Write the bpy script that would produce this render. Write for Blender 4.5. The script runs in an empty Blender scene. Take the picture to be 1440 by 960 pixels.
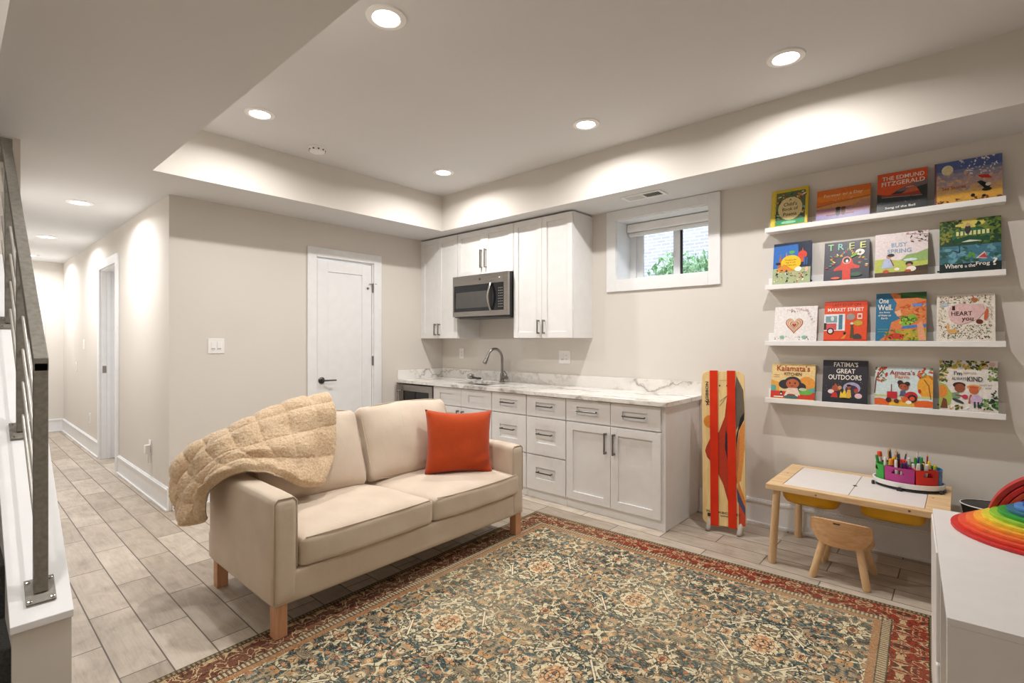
import bpy, bmesh, math, random
from mathutils import Matrix, Vector, noise
R = math.radians
PI = math.pi
SC = bpy.context.scene
COL = SC.collection
WM = {}            # world matrices of parents

# ------------------------------------------------------------------ colour
def lin(c):
    return tuple((v / 12.92 if v <= .04045 else ((v + .055) / 1.055) ** 2.4) for v in c[:3])
def hx(s):
    s = s.lstrip('#')
    return tuple(int(s[i:i + 2], 16) / 255 for i in (0, 2, 4))
def L4(c):
    if isinstance(c, str): c = hx(c)
    return lin(c) + (1.0,)

# ------------------------------------------------------------------ node helper
class NT:
    def __init__(s, name):
        s.m = bpy.data.materials.new(name); s.m.use_nodes = True
        s.t = s.m.node_tree; s.n = s.t.nodes; s.l = s.t.links
        s.b = s.n['Principled BSDF']
    def node(s, typ, **kw):
        nd = s.n.new(typ)
        for k, v in kw.items():
            setattr(nd, k, v)
        return nd
    def put(s, sock, v):
        if hasattr(v, 'is_linked'): s.l.new(v, sock)
        elif isinstance(v, (tuple, list)) and len(v) == 3 and sock.type == 'RGBA': sock.default_value = tuple(v) + (1,)
        else: sock.default_value = v
    def math(s, op, a, b=None, c=None, clamp=False):
        nd = s.node('ShaderNodeMath', operation=op); nd.use_clamp = clamp
        s.put(nd.inputs[0], a)
        if b is not None: s.put(nd.inputs[1], b)
        if c is not None: s.put(nd.inputs[2], c)
        return nd.outputs[0]
    def obj(s):
        return s.node('ShaderNodeTexCoord').outputs['Object']
    def mapping(s, vec, loc=(0, 0, 0), rot=(0, 0, 0), scale=(1, 1, 1)):
        nd = s.node('ShaderNodeMapping'); s.l.new(vec, nd.inputs[0])
        nd.inputs['Location'].default_value = loc; nd.inputs['Rotation'].default_value = rot; nd.inputs['Scale'].default_value = scale
        return nd.outputs[0]
    def sep(s, vec):
        nd = s.node('ShaderNodeSeparateXYZ'); s.l.new(vec, nd.inputs[0]); return nd.outputs
    def comb(s, x, y, z=0.0):
        nd = s.node('ShaderNodeCombineXYZ'); s.put(nd.inputs[0], x); s.put(nd.inputs[1], y); s.put(nd.inputs[2], z); return nd.outputs[0]
    def noise(s, vec, scale, detail=2, rough=.5, dist=0.0, out='Fac'):
        nd = s.node('ShaderNodeTexNoise'); s.l.new(vec, nd.inputs['Vector'])
        nd.inputs['Scale'].default_value = scale; nd.inputs['Detail'].default_value = detail
        nd.inputs['Roughness'].default_value = rough; nd.inputs['Distortion'].default_value = dist
        return nd.outputs[out]
    def voro(s, vec, scale, feature='F1', out='Distance', rnd=1.0):
        nd = s.node('ShaderNodeTexVoronoi', feature=feature); s.l.new(vec, nd.inputs['Vector'])
        nd.inputs['Scale'].default_value = scale; nd.inputs['Randomness'].default_value = rnd
        return nd.outputs[out]
    def ramp(s, fac, stops, interp='LINEAR'):
        nd = s.node('ShaderNodeValToRGB'); s.l.new(fac, nd.inputs[0]); cr = nd.color_ramp; cr.interpolation = interp
        while len(cr.elements) < len(stops): cr.elements.new(.5)
        for e, (p, c) in zip(cr.elements, stops):
            e.position = p; e.color = L4(c)
        return nd.outputs[0]
    def mix(s, fac, a, b, blend='MIX'):
        nd = s.node('ShaderNodeMix', data_type='RGBA', blend_type=blend)
        s.put(nd.inputs[0], fac)
        s.put(nd.inputs[6], L4(a) if isinstance(a, str) else a); s.put(nd.inputs[7], L4(b) if isinstance(b, str) else b)
        return nd.outputs[2]
    def step(s, v, edge, soft=0.0):
        if soft == 0: return s.math('GREATER_THAN', v, edge)
        nd = s.node('ShaderNodeMapRange'); nd.interpolation_type = 'SMOOTHSTEP'
        s.put(nd.inputs[0], v); nd.inputs[1].default_value = edge - soft; nd.inputs[2].default_value = edge + soft
        return nd.outputs[0]
    def band(s, v, a, b):
        return s.math('MULTIPLY', s.math('GREATER_THAN', v, a), s.math('LESS_THAN', v, b))
    def bump(s, h, strength=.3, dist=.01):
        nd = s.node('ShaderNodeBump'); s.l.new(h, nd.inputs['Height'])
        nd.inputs['Strength'].default_value = strength; nd.inputs['Distance'].default_value = dist
        s.l.new(nd.outputs[0], s.b.inputs['Normal'])
    def base(s, c): s.put(s.b.inputs['Base Color'], L4(c) if isinstance(c, str) else c)
    def set(s, rough=None, metal=None, spec=None, **kw):
        if rough is not None: s.put(s.b.inputs['Roughness'], rough)
        if metal is not None: s.b.inputs['Metallic'].default_value = metal
        if spec is not None: s.b.inputs['Specular IOR Level'].default_value = spec
        for k, v in kw.items(): s.b.inputs[k].default_value = v

MATS = {}
def plain(name, c, rough=.5, metal=0.0, var=.04, nscale=12, bump=0.0, bscale=200, spec=.5):
    """solid paint, plastic or metal with a slight procedural mottling"""
    if name in MATS: return MATS[name]
    t = NT(name); o = t.obj()
    f = t.noise(o, nscale, 3)
    c0 = hx(c) if isinstance(c, str) else c
    lo = tuple(max(0, v * (1 - var)) for v in c0); hi = tuple(min(1, v * (1 + var)) for v in c0)
    t.base(t.ramp(f, [(.3, lo), (.7, hi)])); t.set(rough, metal, spec)
    if bump: t.bump(t.noise(o, bscale, 2), bump, .002)
    MATS[name] = t.m
    return t.m

def m_wall(name, c):
    t = NT(name); o = t.obj(); t.base(t.ramp(t.noise(o, 1.5, 2), [(.3, tuple(v * .985 for v in hx(c))), (.7, c)]))
    t.set(.85, spec=.2); t.bump(t.noise(o, 350, 2), .06, .001); MATS[name] = t.m; return t.m
M_WALL = m_wall('wall_paint', '#d9d4cd')
M_CEIL = m_wall('ceiling_paint', '#dadada')
M_TRIM = plain('white_trim_paint', '#e6e7e8', .4, var=.01)
M_CAB = plain('white_cabinet_lacquer', '#e4e3e2', .38, var=.01)
M_FRIDGE_BLACK = plain('dark_glass', '#15171a', .08)
M_BLACK = plain('black_plastic', '#1b1b1d', .4)
M_NICKEL = plain('brushed_nickel', '#8f8b86', .35, 1.0)
M_DKNICKEL = plain('dark_nickel', '#5e5c59', .35, 1.0)
M_CHROME = plain('polished_steel', '#b9b7b3', .18, 1.0)
M_RAILM = plain('grey_painted_steel', '#827e75', .5, .2, var=.08, nscale=60)
M_ROD = plain('rod_steel', '#c2beb6', .35, .5)
M_WHITEPL = plain('white_plastic', '#ecebe9', .35, var=.01)
M_GAP = plain('shadow_gap_black', '#2a2927', .8)
M_PAGES = plain('page_paper', '#e6e0d2', .8)
M_CHARCOAL = plain('charcoal_carpet', '#3b3a38', .95, var=.2, nscale=150)

def m_steel():
    t = NT('stainless_steel'); o = t.mapping(t.obj(), scale=(1, 1, 60))
    t.base(t.ramp(t.noise(o, 8, 3), [(.3, '#8e8984'), (.7, '#a8a29c')])); t.set(.33, .9); return t.m
M_STEEL = m_steel()

def m_floor():
    t = NT('wood_look_tile'); o = t.obj()
    v = t.mapping(o, loc=(3.47 + 12.8, -.46 + 3.30, 0))
    b = t.node('ShaderNodeTexBrick'); t.l.new(v, b.inputs['Vector'])
    b.offset = .5; b.offset_frequency = 2; b.squash = 1
    for k, val in (('Scale', 1), ('Mortar Size', .0030), ('Mortar Smooth', .1), ('Bias', 0), ('Brick Width', .64), ('Row Height', .165)):
        b.inputs[k].default_value = val
    b.inputs['Color1'].default_value = (0, 0, 0, 1); b.inputs['Color2'].default_value = (1, 1, 1, 1); b.inputs['Mortar'].default_value = (.5, .5, .5, 1)
    bw = t.node('ShaderNodeRGBToBW'); t.l.new(b.outputs['Color'], bw.inputs[0]); tile = bw.outputs[0]
    x, y, z = t.sep(o)
    vv = t.comb(t.math('MULTIPLY', x, .22), y, t.math('MULTIPLY', tile, 7.0))
    g = t.noise(vv, 16, 6, .65, 1.2)
    cloud = t.noise(t.comb(x, y, t.math('MULTIPLY', tile, 3)), 4.5, 4, .6, .6)
    fine = t.noise(t.comb(t.math('MULTIPLY', x, .06), y, tile), 140, 3, .6)
    f = t.math('ADD', t.math('MULTIPLY', g, .42), t.math('ADD', t.math('MULTIPLY', cloud, .40), t.math('MULTIPLY', fine, .18)))
    c = t.ramp(f, [(.30, '#8f8377'), (.45, '#b5aa9d'), (.56, '#c6bcb0'), (.74, '#d6cdc2')])
    tint = t.ramp(tile, [(0, '#d9d4ce'), (.5, '#eeebe7'), (1, '#fffdfa')])
    c = t.mix(1.0, c, tint, 'MULTIPLY')
    c = t.mix(b.outputs['Fac'], c, '#5b5047')
    t.base(c); t.set(t.math('ADD', .42, t.math('MULTIPLY', g, .2)), spec=.35)
    h = t.math('SUBTRACT', t.math('MULTIPLY', f, .25), t.math('MULTIPLY', b.outputs['Fac'], 1.0))
    t.bump(h, .35, .003); return t.m
M_FLOOR = m_floor()

def m_marble():
    t = NT('white_marble'); o = t.obj()
    w = t.noise(o, 1.6, 6, .6, 0, 'Color')
    v = t.mix(.42, o, w)
    r1 = t.math('ABSOLUTE', t.math('SUBTRACT', t.noise(t.mapping(v, scale=(.7, 1.6, 1.6)), 1.5, 3, .5, .8), .5))
    r2 = t.math('ABSOLUTE', t.math('SUBTRACT', t.noise(t.mapping(v, loc=(4, 2, 1), rot=(0, 0, .5)), 3, 4, .55, .8), .5))
    c = t.ramp(r1, [(0, '#a29d96'), (.006, '#c2beb8'), (.022, '#e2dfda'), (.07, '#ebe9e5')])
    c2 = t.ramp(r2, [(0, '#dedbd7'), (.012, '#efedea'), (.04, '#ffffff')])
    t.base(t.mix(.8, c, c2, 'MULTIPLY')); t.set(.18, spec=.5); return t.m
M_MARBLE = m_marble()

def m_wood(name, a, b, rough=.5, axis=0, sc=1.0):
    t = NT(name); s = [14, 14, 14]; s[axis] = 1.1
    v = t.mapping(t.obj(), scale=tuple(k * sc for k in s))
    f = t.noise(v, 2.2, 5, .6, 1.6); k = t.noise(t.mapping(t.obj(), scale=tuple(q * sc * 5 for q in s)), 2, 2)
    c = t.ramp(t.math('ADD', t.math('MULTIPLY', f, .75), t.math('MULTIPLY', k, .25)), [(.32, a), (.62, b)])
    t.base(c); t.set(rough, spec=.3); t.bump(f, .08, .002); return t.m
M_PINE = m_wood('pine_wood', '#cba376', '#e3c69c', .5, 0)
M_PINEV = m_wood('pine_wood_upright', '#cda87c', '#e0c49c', .5, 2)
M_STOOL = m_wood('stool_wood', '#cd9d6c', '#deb68a', .45, 0)
M_STOOLV = m_wood('stool_leg_wood', '#d3aa7a', '#e4c499', .45, 2)
M_LEGWOOD = m_wood('sofa_leg_wood', '#b88562', '#cf9f7b', .45, 2)
M_BOARDW = m_wood('bamboo_board', '#d8b677', '#ead09a', .35, 2)

def m_fabric(name, a, b, scale=420, bump=.35, rough=.95, big=True):
    t = NT(name); o = t.obj()
    wv = t.math('ADD', t.math('MULTIPLY', t.noise(t.mapping(o, scale=(1, 1, 6)), scale, 1), .5), t.math('MULTIPLY', t.noise(t.mapping(o, scale=(6, 6, 1)), scale * .6, 1), .5))
    f = t.math('ADD', t.math('MULTIPLY', wv, .55), t.math('MULTIPLY', t.noise(o, 6, 3), .45))
    t.base(t.ramp(f, [(.35, a), (.65, b)])); t.set(rough, spec=.15)
    t.b.inputs['Sheen Weight'].default_value = .15
    h = t.math('ADD', t.math('MULTIPLY', wv, .3), t.math('MULTIPLY', t.noise(t.mapping(o, scale=(1, 1.6, 1)), 9, 3, .55, .8), 1.0)) if big else wv
    t.bump(h, bump, .006); return t.m
M_SOFA = m_fabric('beige_sofa_linen', '#c5b5a2', '#d5c6b4')
M_CUSH = m_fabric('beige_cushion_linen', '#c8b8a6', '#d8c9b8')
M_PIPE = m_fabric('beige_piping', '#c3b39d', '#d2c3af', big=False)
M_PILLOW = m_fabric('rust_orange_wool', '#a03a18', '#c04e24', 260, .5)

def m_fur():
    t = NT('tan_plush_fur'); o = t.obj()
    n1 = t.noise(o, 150, 4, .7, .8); n2 = t.voro(o, 90); n3 = t.noise(o, 8, 2)
    f = t.math('ADD', t.math('MULTIPLY', n1, .55), t.math('ADD', t.math('MULTIPLY', n2, .25), t.math('MULTIPLY', n3, .3)))
    t.base(t.ramp(f, [(.34, '#b79674'), (.48, '#cbae8c'), (.66, '#dcc5a6')])); t.set(.95, spec=.1)
    t.b.inputs['Sheen Weight'].default_value = .4; t.bump(t.math('ADD', n1, t.math('MULTIPLY', n2, .6)), .6, .005); return t.m
M_FUR = m_fur()

def m_print():
    t = NT('printed_colours'); a = t.node('ShaderNodeAttribute', attribute_name='Col')
    f = t.noise(t.obj(), 90, 2)
    c = t.mix(1.0, a.outputs['Color'], t.ramp(f, [(.3, '#e9e9e9'), (.7, '#ffffff')]), 'MULTIPLY')
    t.base(c); t.set(.38, spec=.4); return t.m
M_PRINT = m_print()

def m_emit(name, c, s):
    t = NT(name); t.base('#ffffff'); t.b.inputs['Emission Color'].default_value = L4(c)
    t.b.inputs['Emission Strength'].default_value = s; return t.m
M_LENS = m_emit('lamp_lens', '#fff6ea', 14)

def m_glass():
    t = NT('window_glass'); t.b.inputs['Transmission Weight'].default_value = 1; t.set(.0, spec=.5); t.b.inputs['IOR'].default_value = 1.01
    t.base('#f7fbff'); return t.m
M_GLASS = m_glass()

def m_brick():
    t = NT('pale_brick'); b = t.node('ShaderNodeTexBrick')
    x, y, z = t.sep(t.obj()); t.l.new(t.comb(x, z), b.inputs['Vector'])
    for k, v in (('Scale', 1), ('Mortar Size', .008), ('Brick Width', .17), ('Row Height', .058)): b.inputs[k].default_value = v
    b.inputs['Color1'].default_value = L4('#b6b0c0'); b.inputs['Color2'].default_value = L4('#c4bfcb'); b.inputs['Mortar'].default_value = L4('#ececf2')
    t.base(b.outputs['Color']); t.set(.9); return t.m
M_BRICK = m_brick()
M_LEAF = plain('green_leaves', '#a5c79a', .7, var=.35, nscale=30)

# rug -------------------------------------------------------------
RUG_W, RUG_L = 1.205, 1.53
def m_rug():
    t = NT('persian_rug_weave'); o = t.obj(); x, y, z = t.sep(o)
    ax = t.math('ABSOLUTE', x); ay = t.math('ABSOLUTE', y)
    dx = t.math('SUBTRACT', RUG_W, ax); dy = t.math('SUBTRACT', RUG_L, ay)
    d = t.math('MINIMUM', dx, dy)
    def tiles(px, py, ox=0.0, oy=0.0):
        return t.comb(t.math('PINGPONG', t.math('ADD', x, ox + 10 * px), px), t.math('PINGPONG', t.math('ADD', y, oy + 10 * py), py), 0)
    wob = t.noise(o, 9, 3, .5, 0, 'Color')
    def warp(v, k):
        nd = t.node('ShaderNodeVectorMath', operation='MULTIPLY_ADD'); t.l.new(wob, nd.inputs[0]); nd.inputs[1].default_value = (k, k, 0); t.l.new(v, nd.inputs[2]); return nd.outputs[0]
    m1 = warp(tiles(.30, .38), .022)
    # ground: patches of dark teal, olive, sand
    n = t.noise(m1, 10.5, 4, .6, .8)
    c = t.ramp(n, [(.36, '#27444a'), (.44, '#3b575b'), (.47, '#7a6a55'), (.53, '#a8957a'), (.585, '#9a8464'), (.64, '#3f5a60')])
    # light sandy allover flecking, lighter areas
    fade = t.noise(o, 1.7, 3)
    # flower dots : voronoi cells in the mirrored tile
    vc = t.node('ShaderNodeTexVoronoi', feature='F1'); t.l.new(m1, vc.inputs['Vector']); vc.inputs['Scale'].default_value = 25; vc.inputs['Randomness'].default_value = .55
    dd = vc.outputs['Distance']
    hue = t.node('ShaderNodeRGBToBW'); t.l.new(vc.outputs['Color'], hue.inputs[0])
    fl = t.ramp(hue.outputs[0], [(.0, '#b57c54'), (.30, '#c4935f'), (.42, '#d3be98'), (.55, '#a2694f'), (.64, '#2f5058')], 'CONSTANT')
    c = t.mix(t.step(t.math('SUBTRACT', .46, dd), 0, .04), c, fl)
    c = t.mix(t.band(dd, .16, .22), c, '#e0d2b2')
    c = t.mix(t.math('LESS_THAN', dd, .09), c, '#6a3526')
    # big rosettes on a staggered lattice
    def rosettes(px, py, ox, oy, r, petals, c):
        u = t.math('SUBTRACT', t.math('PINGPONG', t.math('ADD', x, ox + 10 * px), px), 0.0)
        v = t.math('SUBTRACT', t.math('PINGPONG', t.math('ADD', y, oy + 10 * py), py), 0.0)
        rr = t.math('SQRT', t.math('ADD', t.math('MULTIPLY', u, u), t.math('MULTIPLY', t.math('MULTIPLY', v, v), .55)))
        an = t.math('ARCTAN2', v, u)
        k = t.math('ADD', rr, t.math('MULTIPLY', t.math('SINE', t.math('MULTIPLY', an, float(petals))), r * .09))
        c = t.mix(t.math('LESS_THAN', k, r), c, '#5a4633')
        c = t.mix(t.math('LESS_THAN', k, r * .88), c, '#ded0ae')
        c = t.mix(t.math('LESS_THAN', rr, r * .68), c, '#bd8c66')
        sp = t.math('SINE', t.math('MULTIPLY', an, 12.0))
        c = t.mix(t.math('MULTIPLY', t.math('LESS_THAN', rr, r * .62), t.math('GREATER_THAN', sp, .2)), c, '#d9b98b')
        c = t.mix(t.band(rr, r * .34, r * .40), c, '#6a3a28')
        c = t.mix(t.math('LESS_THAN', rr, r * .2), c, '#8b4630')
        return c
    c = rosettes(.30, .38, .0, .0, .075, 14, c)
    c = rosettes(.30, .38, .30, .38, .060, 12, c)
    c = rosettes(.15, .19, .15, .0, .030, 8, c)
    # cream vines and straight medallion bars
    rid = t.math('ABSOLUTE', t.math('SUBTRACT', t.noise(m1, 5.2, 2, .45, .3), .5))
    c = t.mix(t.math('LESS_THAN', rid, .020), c, '#4a4434')
    c = t.mix(t.math('LESS_THAN', rid, .013), c, '#d8d0b0')
    rid2 = t.math('ABSOLUTE', t.math('SUBTRACT', t.noise(t.mapping(m1, loc=(3, 1, 0)), 9.0, 2, .5, .6), .5))
    c = t.mix(t.math('LESS_THAN', rid2, .015), c, '#cdc2a0')
    rid3 = t.math('ABSOLUTE', t.math('SUBTRACT', t.noise(t.mapping(m1, loc=(7, 5, 0)), 22, 2, .5, .6), .5))
    c = t.mix(t.math('LESS_THAN', rid3, .026), c, '#2a3636')
    # diamond lattice bars
    u = t.math('PINGPONG', t.math('ADD', x, 3.0), .30); v = t.math('PINGPONG', t.math('ADD', y, 3.80), .38)
    s = t.math('ADD', t.math('MULTIPLY', u, 1 / .30), t.math('MULTIPLY', v, 1 / .38))
    bar = t.math('MULTIPLY', t.math('LESS_THAN', t.math('ABSOLUTE', t.math('SUBTRACT', s, .72)), .030), t.band(u, .07, .15))
    c = t.mix(bar, c, '#4b3427')
    bar = t.math('MULTIPLY', t.math('LESS_THAN', t.math('ABSOLUTE', t.math('SUBTRACT', s, .72)), .018), t.band(u, .07, .15))
    c = t.mix(bar, c, '#e3d7ba')
    # ---- borders
    def border(c):
        m2 = warp(t.comb(t.math('PINGPONG', t.math('ADD', x, 5.0), .16), t.math('PINGPONG', t.math('ADD', y, 5.0), .17), 0), .015)
        red = t.ramp(t.noise(o, 2.2, 3), [(.35, '#8c301e'), (.6, '#7c2817')])
        wear = t.step(t.math('ADD', t.math('MULTIPLY', x, -.42), t.math('MULTIPLY', t.noise(o, 2.0, 3), .5)), .60, .20)
        red = t.mix(wear, red, '#6b4536')
        ra = t.math('ABSOLUTE', t.math('SUBTRACT', t.noise(m2, 19, 2, .5, .8), .5))
        rb = t.math('ABSOLUTE', t.math('SUBTRACT', t.noise(t.mapping(m2, loc=(9, 4, 0)), 24, 2, .5, .6), .5))
        cc = t.mix(t.math('LESS_THAN', rb, .035), red, '#4a2a20')
        cc = t.mix(t.math('LESS_THAN', ra, .026), cc, '#b9a07a')
        vv = t.voro(m2, 36, rnd=.6)
        cc = t.mix(t.math('LESS_THAN', vv, .145), cc, '#bfa277')
        cc = t.mix(t.math('LESS_THAN', vv, .08), cc, '#39524f')
        return cc
    mb = border(c)
    ed = t.math('LESS_THAN', d, .235)
    # along-edge coordinate for dashes
    al = t.mix(t.math('LESS_THAN', dx, dy), t.comb(x, x, x), t.comb(y, y, y)); al = t.sep(al)[0]
    dash = t.math('GREATER_THAN', t.math('PINGPONG', t.math('ADD', al, 5.0), .009), .0045)
    c = t.mix(ed, c, t.mix(t.noise(o, 120, 2), '#7a4a30', '#b8895c'))
    c = t.mix(t.math('LESS_THAN', d, .205), c, '#2f2a24')
    guard = t.mix(dash, '#b8a686', '#5f4a3a'); c = t.mix(t.math('LESS_THAN', d, .200), c, guard)
    c = t.mix(t.math('LESS_THAN', d, .170), c, '#2f2a24')
    c = t.mix(t.math('LESS_THAN', d, .164), c, mb)
    c = t.mix(t.math('LESS_THAN', d, .032), c, '#2f2a24')
    c = t.mix(t.math('LESS_THAN', d, .027), c, t.mix(dash, '#8e7c5c', '#4a4536'))
    c = t.mix(t.math('LESS_THAN', d, .008), c, '#4c4538')
    # woven distress: fine cross streaks and knots
    st = t.noise(t.mapping(o, scale=(1, 5, 1)), 70, 3, .7); kn = t.noise(t.mapping(o, scale=(4, 1, 1)), 85, 2, .6)
    inb = t.math('ADD', .25, t.math('MULTIPLY', t.math('GREATER_THAN', d, .166), .75))
    c = t.mix(t.math('MULTIPLY', t.math('MULTIPLY', t.step(st, .59, .05), .55), inb), c, '#d3c7aa')
    c = t.mix(t.math('MULTIPLY', t.step(kn, .60, .05), .5), c, '#3a3329')
    c = t.mix(t.math('MULTIPLY', t.math('MULTIPLY', t.step(fade, .52, .14), .22), inb), c, '#c9ba97')
    t.base(c); t.set(.95, spec=.1); t.bump(t.noise(o, 400, 2), .5, .003)
    return t.m
M_RUG = m_rug()

# ------------------------------------------------------------------ mesh builder
class MB:
    def __init__(s): s.v = []; s.f = []; s.c = []; s.mi = []
    def add(s, vs, fs, M=None, col=None, mi=0):
        n = len(s.v)
        for p in vs:
            p = Vector(p)
            s.v.append(M @ p if M is not None else p)
        for f in fs:
            s.f.append([i + n for i in f]); s.c.append(col); s.mi.append(mi)
        return s
    def box(s, x0, x1, y0, y1, z0, z1, M=None, col=None, mi=0):
        vs = [(x, y, z) for x in (x0, x1) for y in (y0, y1) for z in (z0, z1)]
        fs = [(0, 1, 3, 2), (4, 6, 7, 5), (0, 4, 5, 1), (2, 3, 7, 6), (0, 2, 6, 4), (1, 5, 7, 3)]
        return s.add(vs, fs, M, col, mi)
    def prism(s, pts, z0, z1, M=None, col=None, mi=0):
        """2D outline (ccw) in xy extruded in z"""
        n = len(pts)
        vs = [(x, y, z0) for x, y in pts] + [(x, y, z1) for x, y in pts]
        fs = [tuple(range(n - 1, -1, -1)), tuple(range(n, 2 * n))] + [(i, (i + 1) % n, (i + 1) % n + n, i + n) for i in range(n)]
        return s.add(vs, fs, M, col, mi)
    def tube(s, pts, rad, n=12, M=None, col=None, mi=0, caps=True):
        pts = [Vector(p) for p in pts]; rr = rad if isinstance(rad, (list, tuple)) else [rad] * len(pts)
        vs = []; fs = []; prev = None
        for i, p in enumerate(pts):
            d = (pts[min(i + 1, len(pts) - 1)] - pts[max(i - 1, 0)])
            d = d.normalized() if d.length > 1e-9 else Vector((0, 0, 1))
            if prev is None:
                a = d.orthogonal().normalized()
            else:
                a = prev - d * prev.dot(d); a = a.normalized() if a.length > 1e-6 else d.orthogonal().normalized()
            prev = a; b = d.cross(a)
            for k in range(n):
                t = 2 * PI * k / n; vs.append(p + (a * math.cos(t) + b * math.sin(t)) * rr[i])
        for i in range(len(pts) - 1):
            for k in range(n):
                fs.append((i * n + k, i * n + (k + 1) % n, (i + 1) * n + (k + 1) % n, (i + 1) * n + k))
        if caps:
            fs.append(tuple(range(n - 1, -1, -1))); m = (len(pts) - 1) * n; fs.append(tuple(range(m, m + n)))
        return s.add(vs, fs, M, col, mi)
    def loop(s, pts, rad, n=8, M=None):
        pts = [Vector(p) for p in pts]; N = len(pts); vs = []; fs = []; prev = None
        for i, p in enumerate(pts):
            d = (pts[(i + 1) % N] - pts[i - 1]).normalized()
            a = d.orthogonal().normalized() if prev is None else (prev - d * prev.dot(d)).normalized()
            prev = a; b = d.cross(a)
            for k in range(n):
                t = 2 * PI * k / n; vs.append(p + (a * math.cos(t) + b * math.sin(t)) * rad)
        for i in range(N):
            j = (i + 1) % N
            for k in range(n): fs.append((i * n + k, i * n + (k + 1) % n, j * n + (k + 1) % n, j * n + k))
        return s.add(vs, fs, M)
    def lathe(s, prof, n=32, M=None, col=None, mi=0):
        """prof: list of (r,z) bottom to top"""
        vs = []; fs = []
        for r, z in prof:
            for k in range(n):
                t = 2 * PI * k / n; vs.append((r * math.cos(t), r * math.sin(t), z))
        for i in range(len(prof) - 1):
            for k in range(n): fs.append((i * n + k, i * n + (k + 1) % n, (i + 1) * n + (k + 1) % n, (i + 1) * n + k))
        fs.append(tuple(range(n - 1, -1, -1))); m = (len(prof) - 1) * n; fs.append(tuple(range(m, m + n)))
        return s.add(vs, fs, M, col, mi)
    def mesh(s, name, mats, M=None, smooth=False):
        me = bpy.data.meshes.new(name)
        vs = [M @ v for v in s.v] if M is not None else s.v
        me.from_pydata([tuple(v) for v in vs], [], s.f)
        for m in (mats if isinstance(mats, (list, tuple)) else [mats]): me.materials.append(m)
        for p, mi in zip(me.polygons, s.mi): p.material_index = mi; p.use_smooth = bool(smooth)
        if any(c is not None for c in s.c):
            at = me.color_attributes.new('Col', 'FLOAT_COLOR', 'CORNER')
            for p, c in zip(me.polygons, s.c):
                cc = L4(c) if c is not None else (1, 1, 1, 1)
                for li in p.loop_indices: at.data[li].color = cc
        bm = bmesh.new(); bm.from_mesh(me); bmesh.ops.recalc_face_normals(bm, faces=bm.faces)
        if smooth == 'angle':
            for e in bm.edges:
                if len(e.link_faces) == 2 and e.calc_face_angle(0) > R(38): e.smooth = False
        bm.to_mesh(me); bm.free(); me.update()
        return me

def tag(o, label=None, cat=None, group=None, kind=None):
    if label: o['label'] = label
    if cat: o['category'] = cat
    if group: o['group'] = group
    if kind: o['kind'] = kind
    return o

def thing(name, label, cat, loc, rz=0, group=None):
    o = bpy.data.objects.new(name, None); COL.objects.link(o); o.empty_display_size = .05
    M = Matrix.Translation(loc) @ Matrix.Rotation(rz, 4, 'Z'); o.matrix_world = M
    o.location = loc; o.rotation_euler = (0, 0, rz)
    WM[o.name] = M; return tag(o, label, cat, group)

def part(name, mb, mat, parent=None, bevel=0, seg=2, smooth=False, origin=None, label=None, kind=None, local=False):
    """mb is in WORLD coordinates (or local if local=True); vertices are brought to the parent's frame"""
    if parent is not None:
        Mi = None if local else WM[parent.name].inverted()
    else:
        if origin is None:
            zs = [v.z for v in mb.v]; origin = (sum(v.x for v in mb.v) / len(mb.v), sum(v.y for v in mb.v) / len(mb.v), min(zs))
        Mi = None if local else Matrix.Translation(origin).inverted()
    me = mb.mesh(name, mat, Mi, smooth)
    o = bpy.data.objects.new(name, me); COL.objects.link(o)
    if parent is not None:
        o.parent = parent; WM[o.name] = WM[parent.name]
    else:
        o.location = origin; WM[o.name] = Matrix.Translation(origin)
    if bevel:
        b = o.modifiers.new('bevel', 'BEVEL'); b.width = bevel; b.segments = seg; b.limit_method = 'ANGLE'; b.angle_limit = R(40)
        b.harden_normals = False
        for p in me.polygons: p.use_smooth = True
        try:
            w = o.modifiers.new('wn', 'WEIGHTED_NORMAL'); w.keep_sharp = True
        except Exception: pass
    if label: o['label'] = label
    if kind: o['kind'] = kind
    return o

def struct(name, mb, mat, parent=None, bevel=0, **kw):
    o = part(name, mb, mat, parent, bevel, **kw)
    if parent is None: o['kind'] = 'structure'
    return o
def solo(name, mb, mat, label, cat, group=None, **kw):
    return tag(part(name, mb, mat, **kw), label, cat, group)
def copy_tree(o, parent=None):
    c = o.copy(); COL.objects.link(c)
    if parent is not None: c.parent = parent
    for ch in [k for k in o.children]: copy_tree(ch, c)
    return c

def Mt(loc, rz=0, rx=0, ry=0):
    return Matrix.Translation(loc) @ Matrix.Rotation(rz, 4, 'Z') @ Matrix.Rotation(ry, 4, 'Y') @ Matrix.Rotation(rx, 4, 'X')

# ------------------------------------------------------------------ room dimensions
WA = 3.99        # wall with cabinets
WB = -4.68       # wall with door
ZC, ZL = 2.87, 2.505
XR, YB = 1.25, -1.75
FARX = -10.05

floor = MB().box(FARX - .1, XR, YB, WA + .35, -.12, 0); struct('floor', floor, M_FLOOR, origin=(0, 0, 0))
# --- wall with cabinets, with the window hole
wx0, wx1, wz0, wz1 = -2.302, -1.481, 1.888, 2.418
mb = MB()
mb.box(WB, wx0, WA, WA + .30, 0, 3.0); mb.box(wx1, XR, WA, WA + .30, 0, 3.0)
mb.box(wx0, wx1, WA, WA + .30, 0, wz0); mb.box(wx0, wx1, WA, WA + .30, wz1, 3.0)
struct('wall_back', mb, M_WALL, origin=(0, 0, 0))
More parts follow.
